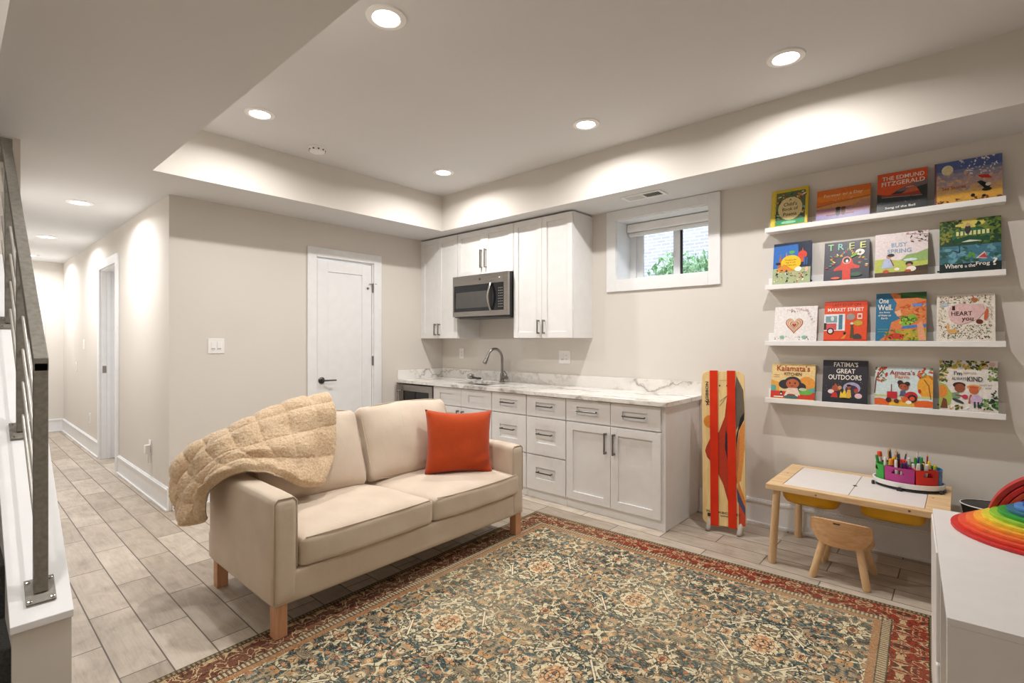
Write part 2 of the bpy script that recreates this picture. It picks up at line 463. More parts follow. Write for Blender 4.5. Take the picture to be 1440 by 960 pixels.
# --- wall with the closet door
dy0, dy1, dzt = 2.392, 3.03, 2.163; HY0 = 1.175
mb = MB()
mb.box(WB - .12, WB, HY0, dy0, 0, 3.0); mb.box(WB - .12, WB, dy1, WA + .30, 0, 3.0); mb.box(WB - .12, WB, dy0, dy1, dzt, 3.0)
struct('wall_left', mb, M_WALL, origin=(0, 0, 0))
# --- hall right wall with doorway
HY = 1.175; hx0, hx1, hzt = -7.31, -6.50, 2.15
mb = MB()
mb.box(FARX, hx0, HY, HY + .12, 0, 2.6); mb.box(hx1, WB - .12, HY, HY + .12, 0, 2.6); mb.box(hx0, hx1, HY, HY + .12, hzt, 2.6)
struct('wall_hall', mb, M_WALL, origin=(0, 0, 0))
mb = MB().box(FARX - .12, FARX, -1.0, HY + .12, 0, 2.6); struct('wall_far', mb, M_WALL, origin=(0, 0, 0))
mb = MB().box(FARX, -4.04, .140, .286, 0, 2.505)
# stepped down under the stair: knee wall profile
prof = [(-4.04, 0), (-2.229, 0), (-2.229, .428), (-4.04, .428 + 1.811 * .761)]
Mk = Matrix(((1, 0, 0, 0), (0, 0, -1, .281), (0, 1, 0, 0), (0, 0, 0, 1)))
mb.prism(prof, 0, .143, M=Mk)
struct('wall_stair', mb, M_WALL, origin=(0, 0, 0))
mb = MB().box(-10.2, XR, -.95, -.85, 0, 4.6) ; struct('wall_stairwell', mb, M_WALL, origin=(0, 0, 0))
mb = MB().box(XR, XR + .1, -.95, WA + .3, 0, 3.0); struct('wall_right', mb, M_WALL, origin=(0, 0, 0))
# --- ceilings
mb = MB().box(-4.103, XR, .935, 3.492, ZC, ZC + .1); struct('ceiling', mb, M_CEIL, origin=(0, 0, 0))
# low ceilings: hall + door wall strip + soffit over the cabinets; vertical faces in wall paint
def soffit(mb, x0, x1, y0, y1):
    vs = [(x, y, z) for x in (x0, x1) for y in (y0, y1) for z in (ZL, 2.97)]
    mb.add(vs, [(0, 2, 6, 4), (1, 5, 7, 3)], mi=0)
    mb.add(vs, [(0, 1, 3, 2), (4, 6, 7, 5), (0, 4, 5, 1), (2, 3, 7, 6)], mi=1)
mb = MB(); soffit(mb, FARX - .1, XR, .145, .935); soffit(mb, FARX - .1, -4.04, -.9, .145); struct('ceiling_hall', mb, [M_CEIL, M_WALL], origin=(0, 0, 0))
mb = MB(); soffit(mb, WB - .12, -4.103, .935, WA + .3); soffit(mb, -4.103, XR, 3.492, WA + .3); struct('ceiling_soffit', mb, [M_CEIL, M_WALL], origin=(0, 0, 0))
mb = MB(); soffit(mb, FARX - .1, WB - .12, .935, 1.4); struct('ceiling_hall_strip', mb, [M_CEIL, M_WALL], origin=(0, 0, 0))
mb = MB().box(-4.2, XR + .1, -.95, .2, 4.5, 4.6).box(-4.22, -4.12, -.95, .2, 2.97, 4.5).box(-4.2, XR + .1, .145, .2, 2.97, 4.5).box(XR, XR + .1, -.95, .2, 2.97, 4.5)
struct('ceiling_stairwell', mb, M_CEIL, origin=(0, 0, 0))

# --- baseboards : board + cap + shoe
def baseboard(name, p0, p1, nrm, h=.185):
    """p0->p1 on the wall face, nrm points into the room"""
    p0 = Vector((*p0, 0)); p1 = Vector((*p1, 0)); n = Vector((*nrm, 0)); d = p1 - p0; L = d.length; d.normalize()
    M = Matrix(((d.x, n.x, 0, p0.x), (d.y, n.y, 0, p0.y), (0, 0, 1, 0), (0, 0, 0, 1)))
    mb = MB().box(0, L, 0, .015, 0, h - .022, M=M).box(0, L, 0, .022, h - .026, h - .008, M=M).box(0, L, 0, .012, h - .008, h, M=M)
    mb.box(0, L, .014, .028, 0, .018, M=M)
    struct(name, mb, M_TRIM, bevel=.002, origin=(0, 0, 0))
baseboard('baseboard_back', (-1.553, WA), (XR, WA), (0, -1))
baseboard('baseboard_left', (WB, HY + .02), (WB, 2.298), (1, 0))
baseboard('baseboard_left', (WB, 3.14), (WB, 3.37), (1, 0))
baseboard('baseboard_hall', (-6.395, HY), (WB, HY), (0, -1))
baseboard('baseboard_hall', (FARX, HY), (-7.40, HY), (0, -1))
baseboard('baseboard_far', (FARX, .97), (FARX, HY), (1, 0))
baseboard('baseboard_stair', (FARX, .286), (-4.04, .286), (0, 1))

# --- closet door
def casing_y(mb, x, y0, y1, zt, w=.092, t=.02, s=1):
    mb.box(*sorted((x, x + s * t)), y0 - w, y0, 0, zt + w); mb.box(*sorted((x, x + s * t)), y1, y1 + w, 0, zt + w)
    mb.box(*sorted((x, x + s * t)), y0, y1, zt, zt + w)
root = bpy.data.objects.new('door_1', None); COL.objects.link(root); root.location = (WB, 2.711, 0); WM[root.name] = Matrix.Translation((WB, 2.711, 0)); root['kind'] = 'structure'
mb = MB(); casing_y(mb, WB, dy0, dy1, dzt); part('door_casing', mb, M_TRIM, root, .003)
mb = MB().box(WB - .12, WB, dy0, dy0 + .012, 0, dzt).box(WB - .12, WB, dy1 - .012, dy1, 0, dzt).box(WB - .12, WB, dy0 + .012, dy1 - .012, dzt - .012, dzt)
part('door_jamb', mb, M_TRIM, root)
# slab with one recessed panel
a0, a1, za, zb = dy0 + .015, dy1 - .015, .01, dzt - .02
xs = WB - .008
def shaker_y(mb, x, y0, y1, z0, z1, rail, rec, t):
    mb.box(x - t, x, y0, y0 + rail, z0, z1); mb.box(x - t, x, y1 - rail, y1, z0, z1)
    mb.box(x - t, x, y0 + rail, y1 - rail, z0, z0 + rail * 1.4); mb.box(x - t, x, y0 + rail, y1 - rail, z1 - rail, z1)
    mb.box(x - t, x - rec, y0 + rail, y1 - rail, z0 + rail * 1.4, z1 - rail)
mb = MB(); shaker_y(mb, xs, a0, a1, za, zb, .112, .009, .038); part('door_panel', mb, M_TRIM, root, .0015)
for z in (1.13, 1.90):
    mb = MB().box(WB - .004, WB + .009, dy1 - .014, dy1 + .001, z - .04, z + .05).tube([(WB + .006, dy1 - .008, z - .045), (WB + .006, dy1 - .008, z + .055)], .006)
    if z > 1.5: mb.tube([(WB + .006, dy1 - .05, z + .045), (WB + .02, dy1 + .03, z + .05)], .004).box(WB, WB + .004, dy1 - .075, dy1 - .05, z - .01, z + .01)
    part('hinge', mb, M_NICKEL, root)
mb = MB().lathe([(.033, 0), (.033, .006), (.028, .010), (.012, .012), (.012, .045)], 24, M=Mt((xs, 2.452, .957), ry=PI / 2))
mb.tube([(xs + .045, 2.452, .957), (xs + .047, 2.47, .957), (xs + .045, 2.585, .955)], [.010, .0085, .007])
part('lever_handle', mb, M_DKNICKEL, root, smooth='angle')

# hall doorway (door_2): jamb, casing, strike plate, closed slab deep in the opening
root = bpy.data.objects.new('door_2', None); COL.objects.link(root); root.location = (-6.9, HY, 0); WM[root.name] = Matrix.Translation((-6.9, HY, 0)); root['kind'] = 'structure'
mb = MB().box(hx0 - .09, hx0, HY - .02, HY, 0, hzt + .09).box(hx1, hx1 + .09, HY - .02, HY, 0, hzt + .09).box(hx0, hx1, HY - .02, HY, hzt, hzt + .09)
part('door_casing', mb, M_TRIM, root, .003)
mb = MB().box(hx0, hx0 + .015, HY, HY + .2, 0, hzt).box(hx1 - .015, hx1, HY, HY + .2, 0, hzt).box(hx0 + .015, hx1 - .015, HY, HY + .2, hzt - .015, hzt).box(hx0 + .015, hx0 + .03, HY + .05, HY + .085, 0, hzt)
part('door_jamb', mb, M_TRIM, root, .002)
mb = MB().box(hx0 + .015, hx0 + .019, HY + .012, HY + .045, .98, 1.06); part('strike_plate', mb, M_NICKEL, root)
mb = MB().box(hx0 + .0, hx1, HY + .2, HY + .24, 0, hzt); part('door_panel', mb, M_TRIM, root)
# far door at the hall end
root = bpy.data.objects.new('door_3', None); COL.objects.link(root); root.location = (FARX, .5, 0); WM[root.name] = Matrix.Translation((FARX, .5, 0)); root['kind'] = 'structure'
mb = MB().box(FARX, FARX + .02, .88, .97, 0, 2.25).box(FARX, FARX + .02, .30, .88, 2.16, 2.25); part('door_casing', mb, M_TRIM, root, .003)
mb = MB(); shaker_y(mb, FARX + .012, .30, .875, .01, 2.155, .11, .008, .03); part('door_panel', mb, M_TRIM, root, .002)

# --- window_1
root = bpy.data.objects.new('window_1', None); COL.objects.link(root); root.location = ((wx0 + wx1) / 2, WA, wz0); WM[root.name] = Matrix.Translation(root.location); root['kind'] = 'structure'
cw = .092
mb = MB().box(wx0 - cw, wx0, WA - .02, WA, wz0 - .104, ZL - .002).box(wx1, wx1 + cw, WA - .02, WA, wz0 - .104, ZL - .002)
mb.box(wx0, wx1, WA - .02, WA, wz0 - .104, wz0).box(wx0, wx1, WA - .02, WA, wz1, ZL - .002)
part('window_casing', mb, M_TRIM, root, .003)
mb = MB().box(wx0, wx0 + .004, WA, WA + .26, wz0, wz1).box(wx1 - .004, wx1, WA, WA + .26, wz0, wz1).box(wx0 + .004, wx1 - .004, WA, WA + .26, wz0, wz0 + .004).box(wx0 + .004, wx1 - .004, WA, WA + .26, wz1 - .004, wz1)
part('window_reveal', mb, M_TRIM, root)
yf = WA + .26
mb = MB().box(wx0, wx0 + .06, yf - .02, yf + .04, wz0, wz1).box(wx0 + .06, wx0 + .09, yf + .0, yf + .04, wz0, wz1).box(wx1 - .05, wx1, yf - .02, yf + .04, wz0, wz1)
mb.box(wx0 + .09, wx1 - .05, yf - .02, yf + .04, wz0, wz0 + .025).box(wx0 + .09, wx1 - .05, yf - .02, yf + .04, wz1 - .03, wz1)
part('window_frame', mb, M_TRIM, root, .003)
def sash(x0, x1, y, stl, str_):
    mb = MB().box(x0, x0 + stl, y, y + .02, wz0 + .025, wz1 - .03).box(x1 - str_, x1, y, y + .02, wz0 + .025, wz1 - .03)
    mb.box(x0 + stl, x1 - str_, y, y + .02, wz0 + .025, wz0 + .045).box(x0 + stl, x1 - str_, y, y + .02, wz1 - .05, wz1 - .03)
    o = part('sash', mb, M_TRIM, root, .002)
    g = MB().box(x0 + stl, x1 - str_, y + .008, y + .012, wz0 + .045, wz1 - .05); part('pane', g, M_GLASS, o)
    return o
s1 = sash(wx0 + .09, -1.825, yf - .005, .04, .062); s2 = sash(-1.85, wx1 - .05, yf + .016, .035, .02)
mb = MB().box(-1.823, -1.808, yf - .003, yf + .016, wz0 + .03, wz1 - .03); part('gasket', mb, M_GAP, root)
mb = MB().box(-1.886, -1.872, yf - .018, yf - .005, 2.07, 2.13).box(-1.893, -1.882, yf - .03, yf - .012, 2.09, 2.11); part('latch', mb, M_TRIM, s1, .003)
# blind cassette
t = thing('roller_blind', 'white rolled-up blind cassette at the top of the small basement window', 'blind', (-1.89, WA + .2, 2.31))
mb = MB().box(wx0 + .01, wx1 - .01, WA + .165, WA + .235, 2.335, 2.410); part('cassette', mb, M_WHITEPL, t, .012, 3)
mb = MB().box(wx0 + .02, wx1 - .02, WA + .185, WA + .225, 2.300, 2.330); part('bottom_rail', mb, M_WHITEPL, t, .006)
# --- outside: ground, neighbour's brick wall, bush
mb = MB().box(-8, 4, 4.40, 9.0, 1.3, 1.5); tag(part('garden_ground', mb, plain('garden_soil', '#8b8f78', .9), origin=(0, 4.4, 1.5)), 'strip of ground outside the basement window', 'ground')
mb = MB().box(-8, 4, 8.4, 8.6, 1.5, 5.5); tag(part('brick_wall', mb, M_BRICK, origin=(-2, 8.4, 1.5)), 'pale brick house wall seen through the window', 'wall')
def bush(name, c, r, n, seed, label):
    rnd = random.Random(seed); mb = MB()
    for i in range(n):
        a = rnd.random() * 2 * PI; e = math.acos(2 * rnd.random() - 1); q = rnd.random() ** .4
        p = Vector((c[0] + r[0] * q * math.sin(e) * math.cos(a), c[1] + r[1] * q * math.sin(e) * math.sin(a), c[2] + r[2] * q * math.cos(e)))
        M = Matrix.Translation(p) @ Matrix.Rotation(rnd.random() * 6, 4, 'Z') @ Matrix.Rotation(rnd.random() * 3, 4, 'X')
        s = .035 + rnd.random() * .03
        mb.add([(-s * .45, 0, 0), (0, -s, .006), (s * .45, 0, 0), (0, s, .006), (0, 0, -.008)], [(0, 1, 4), (1, 2, 4), (2, 3, 4), (3, 0, 4)], M=M)
    t = thing(name, label, 'bush', (c[0], c[1], 1.5))
    part('foliage', mb, M_LEAF, t)
    st = MB()
    for k in range(5): st.tube([(c[0], c[1], 1.5), (c[0] + r[0] * .5 * math.cos(k * 1.3), c[1] + r[1] * .4 * math.sin(k * 1.3), c[2] + .1)], [.015, .005], 6)
    part('stem', st, plain('bark', '#6d5b45', .9), t)
bush('bush', (-2.55, 5.9, 2.10), (.38, .35, .35), 800, 3, 'leafy green bush outside the left window pane')
bush('bush', (-1.85, 5.5, 2.05), (.48, .35, .33), 900, 4, 'leafy green bush outside the right window pane')

# ------------------------------------------------------------------ cabinets
def shaker(mb, x0, x1, z0, z1, y, rail=.057, rec=.011, t=.02, zr=None):
    """front faces -Y at y"""
    zr = zr or rail
    mb.box(x0, x0 + rail, y, y + t, z0, z1); mb.box(x1 - rail, x1, y, y + t, z0, z1)
    mb.box(x0 + rail, x1 - rail, y, y + t, z0, z0 + zr); mb.box(x0 + rail, x1 - rail, y, y + t, z1 - zr, z1)
    mb.box(x0 + rail, x1 - rail, y + rec, y + t, z0 + zr, z1 - zr)
def pull(parent, c, L, vertical, y):
    x, z = c; mb = MB()
    if vertical:
        mb.box(x - .006, x + .006, y - .034, y - .024, z - L / 2, z + L / 2)
        for s in (-1, 1): mb.box(x - .006, x + .006, y - .026, y, z + s * (L / 2 - .008) - .007, z + s * (L / 2 - .008) + .007)
    else:
        mb.tube([(x - L / 2, y - .03, z), (x + L / 2, y - .03, z)], .0055, 10)
        for s in (-1, 1): mb.tube([(x + s * (L / 2 - .01), y - .03, z), (x + s * (L / 2 - .01), y, z)], .0055, 8)
    part('handle', mb, M_NICKEL if vertical else M_DKNICKEL, parent, label='brushed metal bar pull')
G = .0018
def upper(name, label, x0, x1, z0, z1, split, hz, hl=.13):
    t = thing(name, label, 'cabinet', ((x0 + x1) / 2, 3.84, z0), 0, 'white shaker wall cabinets')
    mb = MB().box(x0, x1, 3.682, WA, z0, z1); part('cabinet_body', mb, M_CAB, t, .001)
    for a, b, s in ((x0 + .002, split - G, 1), (split + G, x1 - .002, -1)):
        mb = MB(); shaker(mb, a, b, z0 + .002, z1 - .004, 3.66, .055)
        d = part('door', mb, M_CAB, t, .0012)
        pull(d, ((b - .03) if s == 1 else (a + .03), hz), hl, True, 3.66)
upper('wall_cabinet', 'white two-door wall cabinet in the corner left of the microwave', -4.662, -4.046, 1.372, 2.492, -4.37, 1.47)
upper('wall_cabinet', 'short white two-door wall cabinet directly above the microwave', -4.042, -3.244, 2.022, 2.492, -3.642, 2.185, .19)
upper('wall_cabinet', 'tall white two-door wall cabinet between the microwave and the window', -3.240, -2.552, 1.372, 2.492, -2.893, 1.475)
mb = MB().box(-4.68, -4.664, 3.664, 3.70, 1.372, 2.506); solo('filler_strip', mb, M_CAB, 'narrow white strip between corner wall cabinet and side wall', 'trim')

# base run
FY, BY = 3.353, 3.373
def base(name, label, x0, x1, fronts):
    t = thing(name, label, 'cabinet', ((x0 + x1) / 2, 3.68, 0), 0, 'white shaker base cabinets')
    if name == 'sink_cabinet': mb = MB().box(x0, x0 + .018, BY, WA - .002, 0, .884).box(x1 - .018, x1, BY, WA - .002, 0, .884).box(x0 + .018, x1 - .018, BY, BY + .018, 0, .884).box(x0 + .018, x1 - .018, BY + .018, WA - .002, .07, .09)
    else: mb = MB().box(x0, x1, BY, WA - .002, 0, .884)
    part('cabinet_body', mb, M_CAB, t, .001)
    for kind, a, b, z0, z1, hd in fronts:
        mb = MB(); small = (z1 - z0) < .25
        shaker(mb, a + G, b - G, z0 + G, z1 - G, FY, .10 if kind != 'door' else .062, zr=.055 if small else (.10 if kind != 'door' else .062))
        d = part('door' if kind == 'door' else ('false_front' if kind == 'false_front' else 'drawer'), mb, M_CAB, t, .0012)
        if hd: pull(d, hd[:2], hd[2], hd[3], FY)
    return t
base('sink_cabinet', 'white sink base cabinet with two false fronts, left of the drawers', -4.076, -3.242, [
    ('false_front', -4.074, -3.655, .702, .878, None), ('false_front', -3.655, -3.244, .702, .878, None),
    ('door', -4.074, -3.655, .075, .695, (-3.69, .60, .13, True)), ('door', -3.655, -3.244, .075, .695, (-3.62, .60, .13, True))])
def drawers(lbl, x0, x1):
    c = (x0 + x1) / 2
    base('drawer_cabinet', lbl, x0, x1, [('drawer', x0 + .002, x1 - .002, .702, .878, (c, .795, .16, False)), ('drawer', x0 + .002, x1 - .002, .378, .695, (c, .560, .16, False)), ('drawer', x0 + .002, x1 - .002, .075, .371, (c, .235, .16, False))])
drawers('white three-drawer base cabinet beside the sink cabinet', -3.240, -2.822)
drawers('white three-drawer base cabinet beside the two-door end cabinet', -2.820, -2.402)
base('base_cabinet', 'white two-door base cabinet at the right end of the counter', -2.400, -1.556, [
    ('drawer', -2.398, -1.988, .702, .878, (-2.19, .79, .18, False)), ('drawer', -1.988, -1.583, .702, .878, (-1.785, .79, .18, False)),
    ('door', -2.398, -1.988, .075, .695, (-2.025, .565, .16, True)), ('door', -1.988, -1.583, .075, .695, (-1.952, .565, .16, True))])
# wine cooler
t = thing('beverage_cooler', 'stainless under-counter cooler with dark glass door beside the wall', 'cooler', (-4.37, 3.65, 0))
mb = MB().box(-4.655, -4.082, 3.39, WA, 0.0, .872); part('cooler_body', mb, M_BLACK, t, .002)
mb = MB(); x0, x1 = -4.64, -4.088
mb.box(x0, x0 + .055, 3.345, 3.388, .09, .868).box(x1 - .055, x1, 3.345, 3.388, .09, .868).box(x0 + .055, x1 - .055, 3.345, 3.388, .80, .868).box(x0 + .055, x1 - .055, 3.345, 3.388, .09, .16)
d = part('door', mb, M_STEEL, t, .002)
mb = MB().box(x0 + .055, x1 - .055, 3.352, 3.38, .16, .80); part('glass', mb, M_FRIDGE_BLACK, d)
mb = MB().tube([(x0 - .004, 3.305, .20), (x0 - .004, 3.305, .868)], .010).tube([(x0 - .004, 3.305, .80), (x0 + .01, 3.345, .80)], .007).tube([(x0 - .004, 3.305, .27), (x0 + .01, 3.345, .27)], .007)
part('handle', mb, M_CHROME, d, smooth='angle')

# worktop with sink cut-out
t = thing('worktop', 'white marble worktop with grey veins and low backsplash', 'worktop', (-3.1, 3.66, .885))
sx0, sx1, sy0, sy1 = -3.90, -3.42, 3.46, 3.80
X0, X1, Y0, Y1, Z0, Z1 = -4.678, -1.530, 3.325, WA - .001, .8855, .915
mb = MB().box(X0, sx0, Y0, Y1, Z0, Z1).box(sx1, X1, Y0, Y1, Z0, Z1).box(sx0, sx1, Y0, sy0, Z0, Z1).box(sx0, sx1, sy1, Y1, Z0, Z1)
part('slab', mb, M_MARBLE, t)
mb = MB().box(X0 + .022, X1, WA - .022, WA - .001, Z1, 1.02); part('backsplash', mb, M_MARBLE, t, .0015)
mb = MB().box(X0, X0 + .021, Y0 + .005, WA - .001, Z1, 1.02); part('side_splash', mb, M_MARBLE, t, .0015)
# sink bowl
t = thing('sink', 'stainless undermount sink bowl set in the marble worktop', 'sink', (-3.66, 3.63, .72))
mb = MB(); q = .004
mb.box(sx0 - q, sx0, sy0 - q, sy1 + q, .72, .886).box(sx1, sx1 + q, sy0 - q, sy1 + q, .72, .886).box(sx0, sx1, sy0 - q, sy0, .72, .886).box(sx0, sx1, sy1, sy1 + q, .72, .886).box(sx0, sx1, sy0, sy1, .716, .722)
part('bowl', mb, M_STEEL, t)
mb = MB().lathe([(.04, 0), (.04, .004), (.03, .005)], 20, M=Mt((-3.66, 3.63, .722))); part('drain', mb, M_CHROME, t, smooth='angle')
# faucet
fx, fy = -3.587, 3.87
t = thing('faucet', 'brushed steel gooseneck pull-down faucet behind the sink', 'faucet', (fx, fy, .915))
mb = MB().lathe([(.03, 0), (.03, .006), (.022, .01), (.021, .085), (.017, .095)], 24, M=Mt((fx, fy, .915)))
part('faucet_body', mb, M_NICKEL, t, smooth='angle')
pts = [(fx, fy, 1.00), (fx, fy, 1.16)]
ux, uy = -.30, -.954
for k in range(1, 14):
    a = PI * .86 * k / 13; rr = .085
    pts.append((fx + ux * rr * (1 - math.cos(a)), fy + uy * rr * (1 - math.cos(a)), 1.16 + rr * 1.2 * math.sin(a)))
mb = MB().tube(pts, .0130, 14); part('spout', mb, M_NICKEL, t, smooth='angle')
e = Vector(pts[-1]); dd = (Vector(pts[-1]) - Vector(pts[-2])).normalized()
mb = MB().tube([e, e + dd * .03, e + dd * .085, e + dd * .10], [.0145, .016, .023, .021], 16); part('spray_head', mb, M_NICKEL, t, smooth='angle')
mb = MB().tube([(fx + .018, fy, .965), (fx + .075, fy - .005, .965)], .017, 16).tube([(fx + .06, fy, .97), (fx + .075, fy - .01, 1.0), (fx + .055, fy - .03, 1.035)], [.008, .006, .006], 10); part('lever_handle', mb, M_NICKEL, t, smooth='angle')
# dish + strainer by the sink
t = thing('soap_dish', 'small white oval tray with a round silver strainer left of the faucet', 'tray', (-3.99, 3.84, .915))
mb = MB()
Mo = Mt((-3.975, 3.84, .916)) @ Matrix.Diagonal((1.55, .8, 1, 1)); mb.lathe([(.070, 0), (.080, .008), (.082, .014), (.076, .014), (.068, .006)], 28, M=Mo); part('tray', mb, M_WHITEPL, t, smooth='angle')
mb = MB().lathe([(.012, 0), (.036, .012), (.040, .036), (.034, .052), (.014, .060)], 24, M=Mt((-4.03, 3.84, .925))); part('strainer', mb, M_CHROME, t, smooth='angle')
mb = MB().tube([(-3.99, 3.84, .945), (-3.92, 3.83, .940), (-3.87, 3.83, .936)], [.014, .012, .016], 12); part('plug', mb, M_DKNICKEL, t, smooth='angle')

# microwave
mx0, mx1, my, mz0, mz1 = -4.038, -3.248, 3.585, 1.588, 2.018
t = thing('microwave', 'stainless over-the-range microwave with black door under the short wall cabinet', 'microwave', (-3.64, 3.8, mz0))
mb = MB().box(mx0, mx1, my + .03, WA - .001, mz0, mz1); part('microwave_body', mb, M_BLACK, t, .003)
mb = MB()
dz0, dz1, dxr = mz0 + .06, mz1 - .10, mx1 - .055
mb.box(mx0, mx0 + .018, my, my + .03, mz0 + .008, mz1).box(dxr, mx1 - .0, my, my + .03, mz0 + .008, mz1)
mb.box(mx0 + .018, dxr, my, my + .03, mz0 + .008, dz0).box(mx0 + .018, dxr, my, my + .03, dz1, mz1)
part('door_frame', mb, M_STEEL, t, .003)
mb = MB().box(mx0 + .018, -3.475, my + .004, my + .03, dz0, dz1); w = part('door_window', mb, M_FRIDGE_BLACK, t)
mb = MB().box(mx0 + .05, -3.51, my + .002, my + .01, dz0 + .035, dz1 - .07); part('window_screen', mb, plain('microwave_mesh', '#4b4a47', .3), w)
mb = MB().box(-3.47, dxr, my + .004, my + .03, dz0, dz1); w = part('control_panel', mb, M_FRIDGE_BLACK, t)
rnd = random.Random(5)
mb = MB()
for r in range(8):
    for c in range(3): mb.box(-3.375 + c * .022, -3.375 + c * .022 + .012, my + .0025, my + .006, dz0 + .03 + r * .026, dz0 + .03 + r * .026 + .007)
part('key_marks', mb, plain('grey_print', '#8a8a86', .5), w)
mb = MB(); hp = [(-3.470, my - .006, dz0 + .004)]
for k in range(9):
    a = k / 8; hp.append((-3.470 + .0, my - .012 - .035 * math.sin(PI * a), dz0 + .012 + (dz1 - dz0 - .024) * a))
hp.append((-3.470, my - .006, dz1 - .004)); mb.tube(hp, .0125, 12); part('handle', mb, M_CHROME, t, smooth='angle')
mb = MB().lathe([(.012, 0), (.012, .003)], 20, M=Mt((-3.63, my, mz1 - .05), rx=PI / 2)); part('badge', mb, M_DKNICKEL, t)
mb = MB().box(-3.365, -3.350, my - .002, my, mz1 - .056, mz1 - .046); part('sensor_mark', mb, M_WHITEPL, t)
mb = MB().box(mx0 + .05, mx1 - .02, my + .05, my + .30, mz0 - .012, mz0); part('underside_vent', mb, M_DKNICKEL, t)

# outlets / switches
def plate(name, label, cat, c, w, h, axis, kind, group=None):
    """axis 'y': on wall_back facing -y ; 'x': on wall_left facing +x ; 'h': hall wall facing -y"""
    M = {'y': Mt((c[0], c[1], c[2])), 'h': Mt((c[0], c[1], c[2])), 'x': Mt((c[0], c[1], c[2]), rz=PI / 2)}[axis]
    t = thing(name, label, cat, c, 0, group)
    mb = MB().box(-w / 2, w / 2, -.006, 0, -h / 2, h / 2, M=M); part('cover_plate', mb, M_WHITEPL, t, .002)
    n = max(1, round(w / .07)) if kind != 'single' else 1
    for i in range(n):
        cx = (i - (n - 1) / 2) * .047
        if kind == 'rocker' or (kind == 'mixed' and i == 0):
            mb = MB().box(cx - .016, cx + .016, -.0095, -.005, -.034, .034, M=M); part('rocker', mb, M_WHITEPL, t, .002)
            mb = MB().box(cx - .014, cx + .014, -.0105, -.009, -.024, -.020, M=M); part('rocker_slot', mb, M_DKNICKEL, t)
        else:
            mb = MB().box(cx - .016, cx + .016, -.009, -.005, -.034, .034, M=M); r_ = part('receptacle', mb, M_WHITEPL, t, .002)
            for zz in (-.018, .018):
                for q in ((cx - .007, cx - .005, zz - .004, zz + .005), (cx + .005, cx + .007, zz - .004, zz + .005), (cx - .002, cx + .002, zz - .010, zz - .007)):
                    part('slot', MB().box(q[0], q[1], -.0095, -.0085, q[2], q[3], M=M), M_GAP, r_)
    return t
plate('light_switch', 'white two-rocker light switch on the wall left of the closet door', 'light switch', (WB, 1.512, 1.303), .125, .125, 'x', 'rocker')
plate('wall_outlet', 'white double outlet plate under the tall wall cabinet', 'outlet', (-2.868, WA, 1.188), .135, .13, 'y', 'mixed')
plate('wall_switch', 'small white switch plate behind the faucet under the microwave', 'light switch', (-4.335, WA, 1.197), .075, .12, 'y', 'rocker1')
t = plate('wall_outlet', 'white outlet low on the hall wall with a plug-in fixture', 'outlet', (-5.22, HY, .43), .08, .125, 'h', 'single')
mb = MB().box(-5.235, -5.185, HY - .045, HY - .009, .385, .455).box(-5.20, -5.185, HY - .03, HY - .015, .30, .385)
solo('plug_adapter', mb, M_WHITEPL, 'white plug-in adapter in the low hall wall outlet', 'plug', bevel=.003)
for (x, z) in ((-8.35, 1.30), (-8.9, 1.0), (-7.95, .40)):
    nm = {1.30: 'upper white switch plate far down the hall wall', 1.0: 'lower white switch plate far down the hall wall', .40: 'white outlet plate far down the hall near the baseboard'}[z]
    plate('wall_outlet' if z < .5 else 'light_switch', nm, 'outlet' if z < .5 else 'light switch', (x, HY, z), .08, .125, 'h', 'single')

# ------------------------------------------------------------------ ceiling fixtures
def downlight_proto(loc, label, power, z):
    t = thing('recessed_light', label, 'ceiling light', loc, 0, None)
    mb = MB(); mb.lathe([(.060, -.004), (.066, -.010), (.092, -.007), (.095, .002), (.060, .002)], 40, M=Mt(loc)); part('trim_ring', mb, M_WHITEPL, t, smooth='angle')
    mb = MB().lathe([(.0, -.0065), (.062, -.006), (.062, -.001)], 36, M=Mt(loc)); part('lens', mb, M_LENS, t)
    return t
spots = [(-2.02, 1.378, ZC, 'recessed ceiling light nearest the camera, top centre of the photo'), (-3.51, 1.40, ZC, 'recessed ceiling light by the left edge of the tray ceiling'),
         (-.704, 3.00, ZC, 'recessed ceiling light above the bookshelves, right of the others'), (-1.968, 2.99, ZC, 'recessed ceiling light in front of the window'),
         (-3.494, 2.99, ZC, 'recessed ceiling light in front of the wall cabinets near the corner'), 
         (-5.504, .745, ZL, 'recessed hall ceiling light nearer the room'), (-7.592, .749, ZL, 'recessed hall ceiling light farther down the hall'), (-9.4, .749, ZL, 'recessed hall ceiling light at the far end')]
proto = downlight_proto(spots[0][:3], spots[0][3], 0, 0)
POW = 15.0
for i, (x, y, z, lb) in enumerate(spots):
    o = proto if i == 0 else copy_tree(proto)
    o.location = (x, y, z); o['label'] = lb; o['group'] = 'recessed ceiling lights'
    ld = bpy.data.lights.new('lamp', 'AREA'); ld.shape = 'DISK'; ld.size = .07; ld.energy = POW * (1.15 if z == ZL else 1.12); ld.color = (1.0, .968, .935) if z == ZC else (.985, .985, 1.0); ld.spread = R(165)
    lo = bpy.data.objects.new('lamp', ld); COL.objects.link(lo); lo.location = (x, y, z - .014)
ld = bpy.data.lights.new('lamp', 'AREA'); ld.shape = 'DISK'; ld.size = .3; ld.energy = 45; ld.color = (1.0, .98, .95)  # unseen stairwell lamp, added to brighten the ceiling opening over the stairs
lo = bpy.data.objects.new('lamp', ld); COL.objects.link(lo); lo.location = (-1.6, -.38, 4.47)
t = thing('smoke_detector', 'white round smoke detector on the tray ceiling', 'smoke detector', (-3.80, 1.953, ZC))
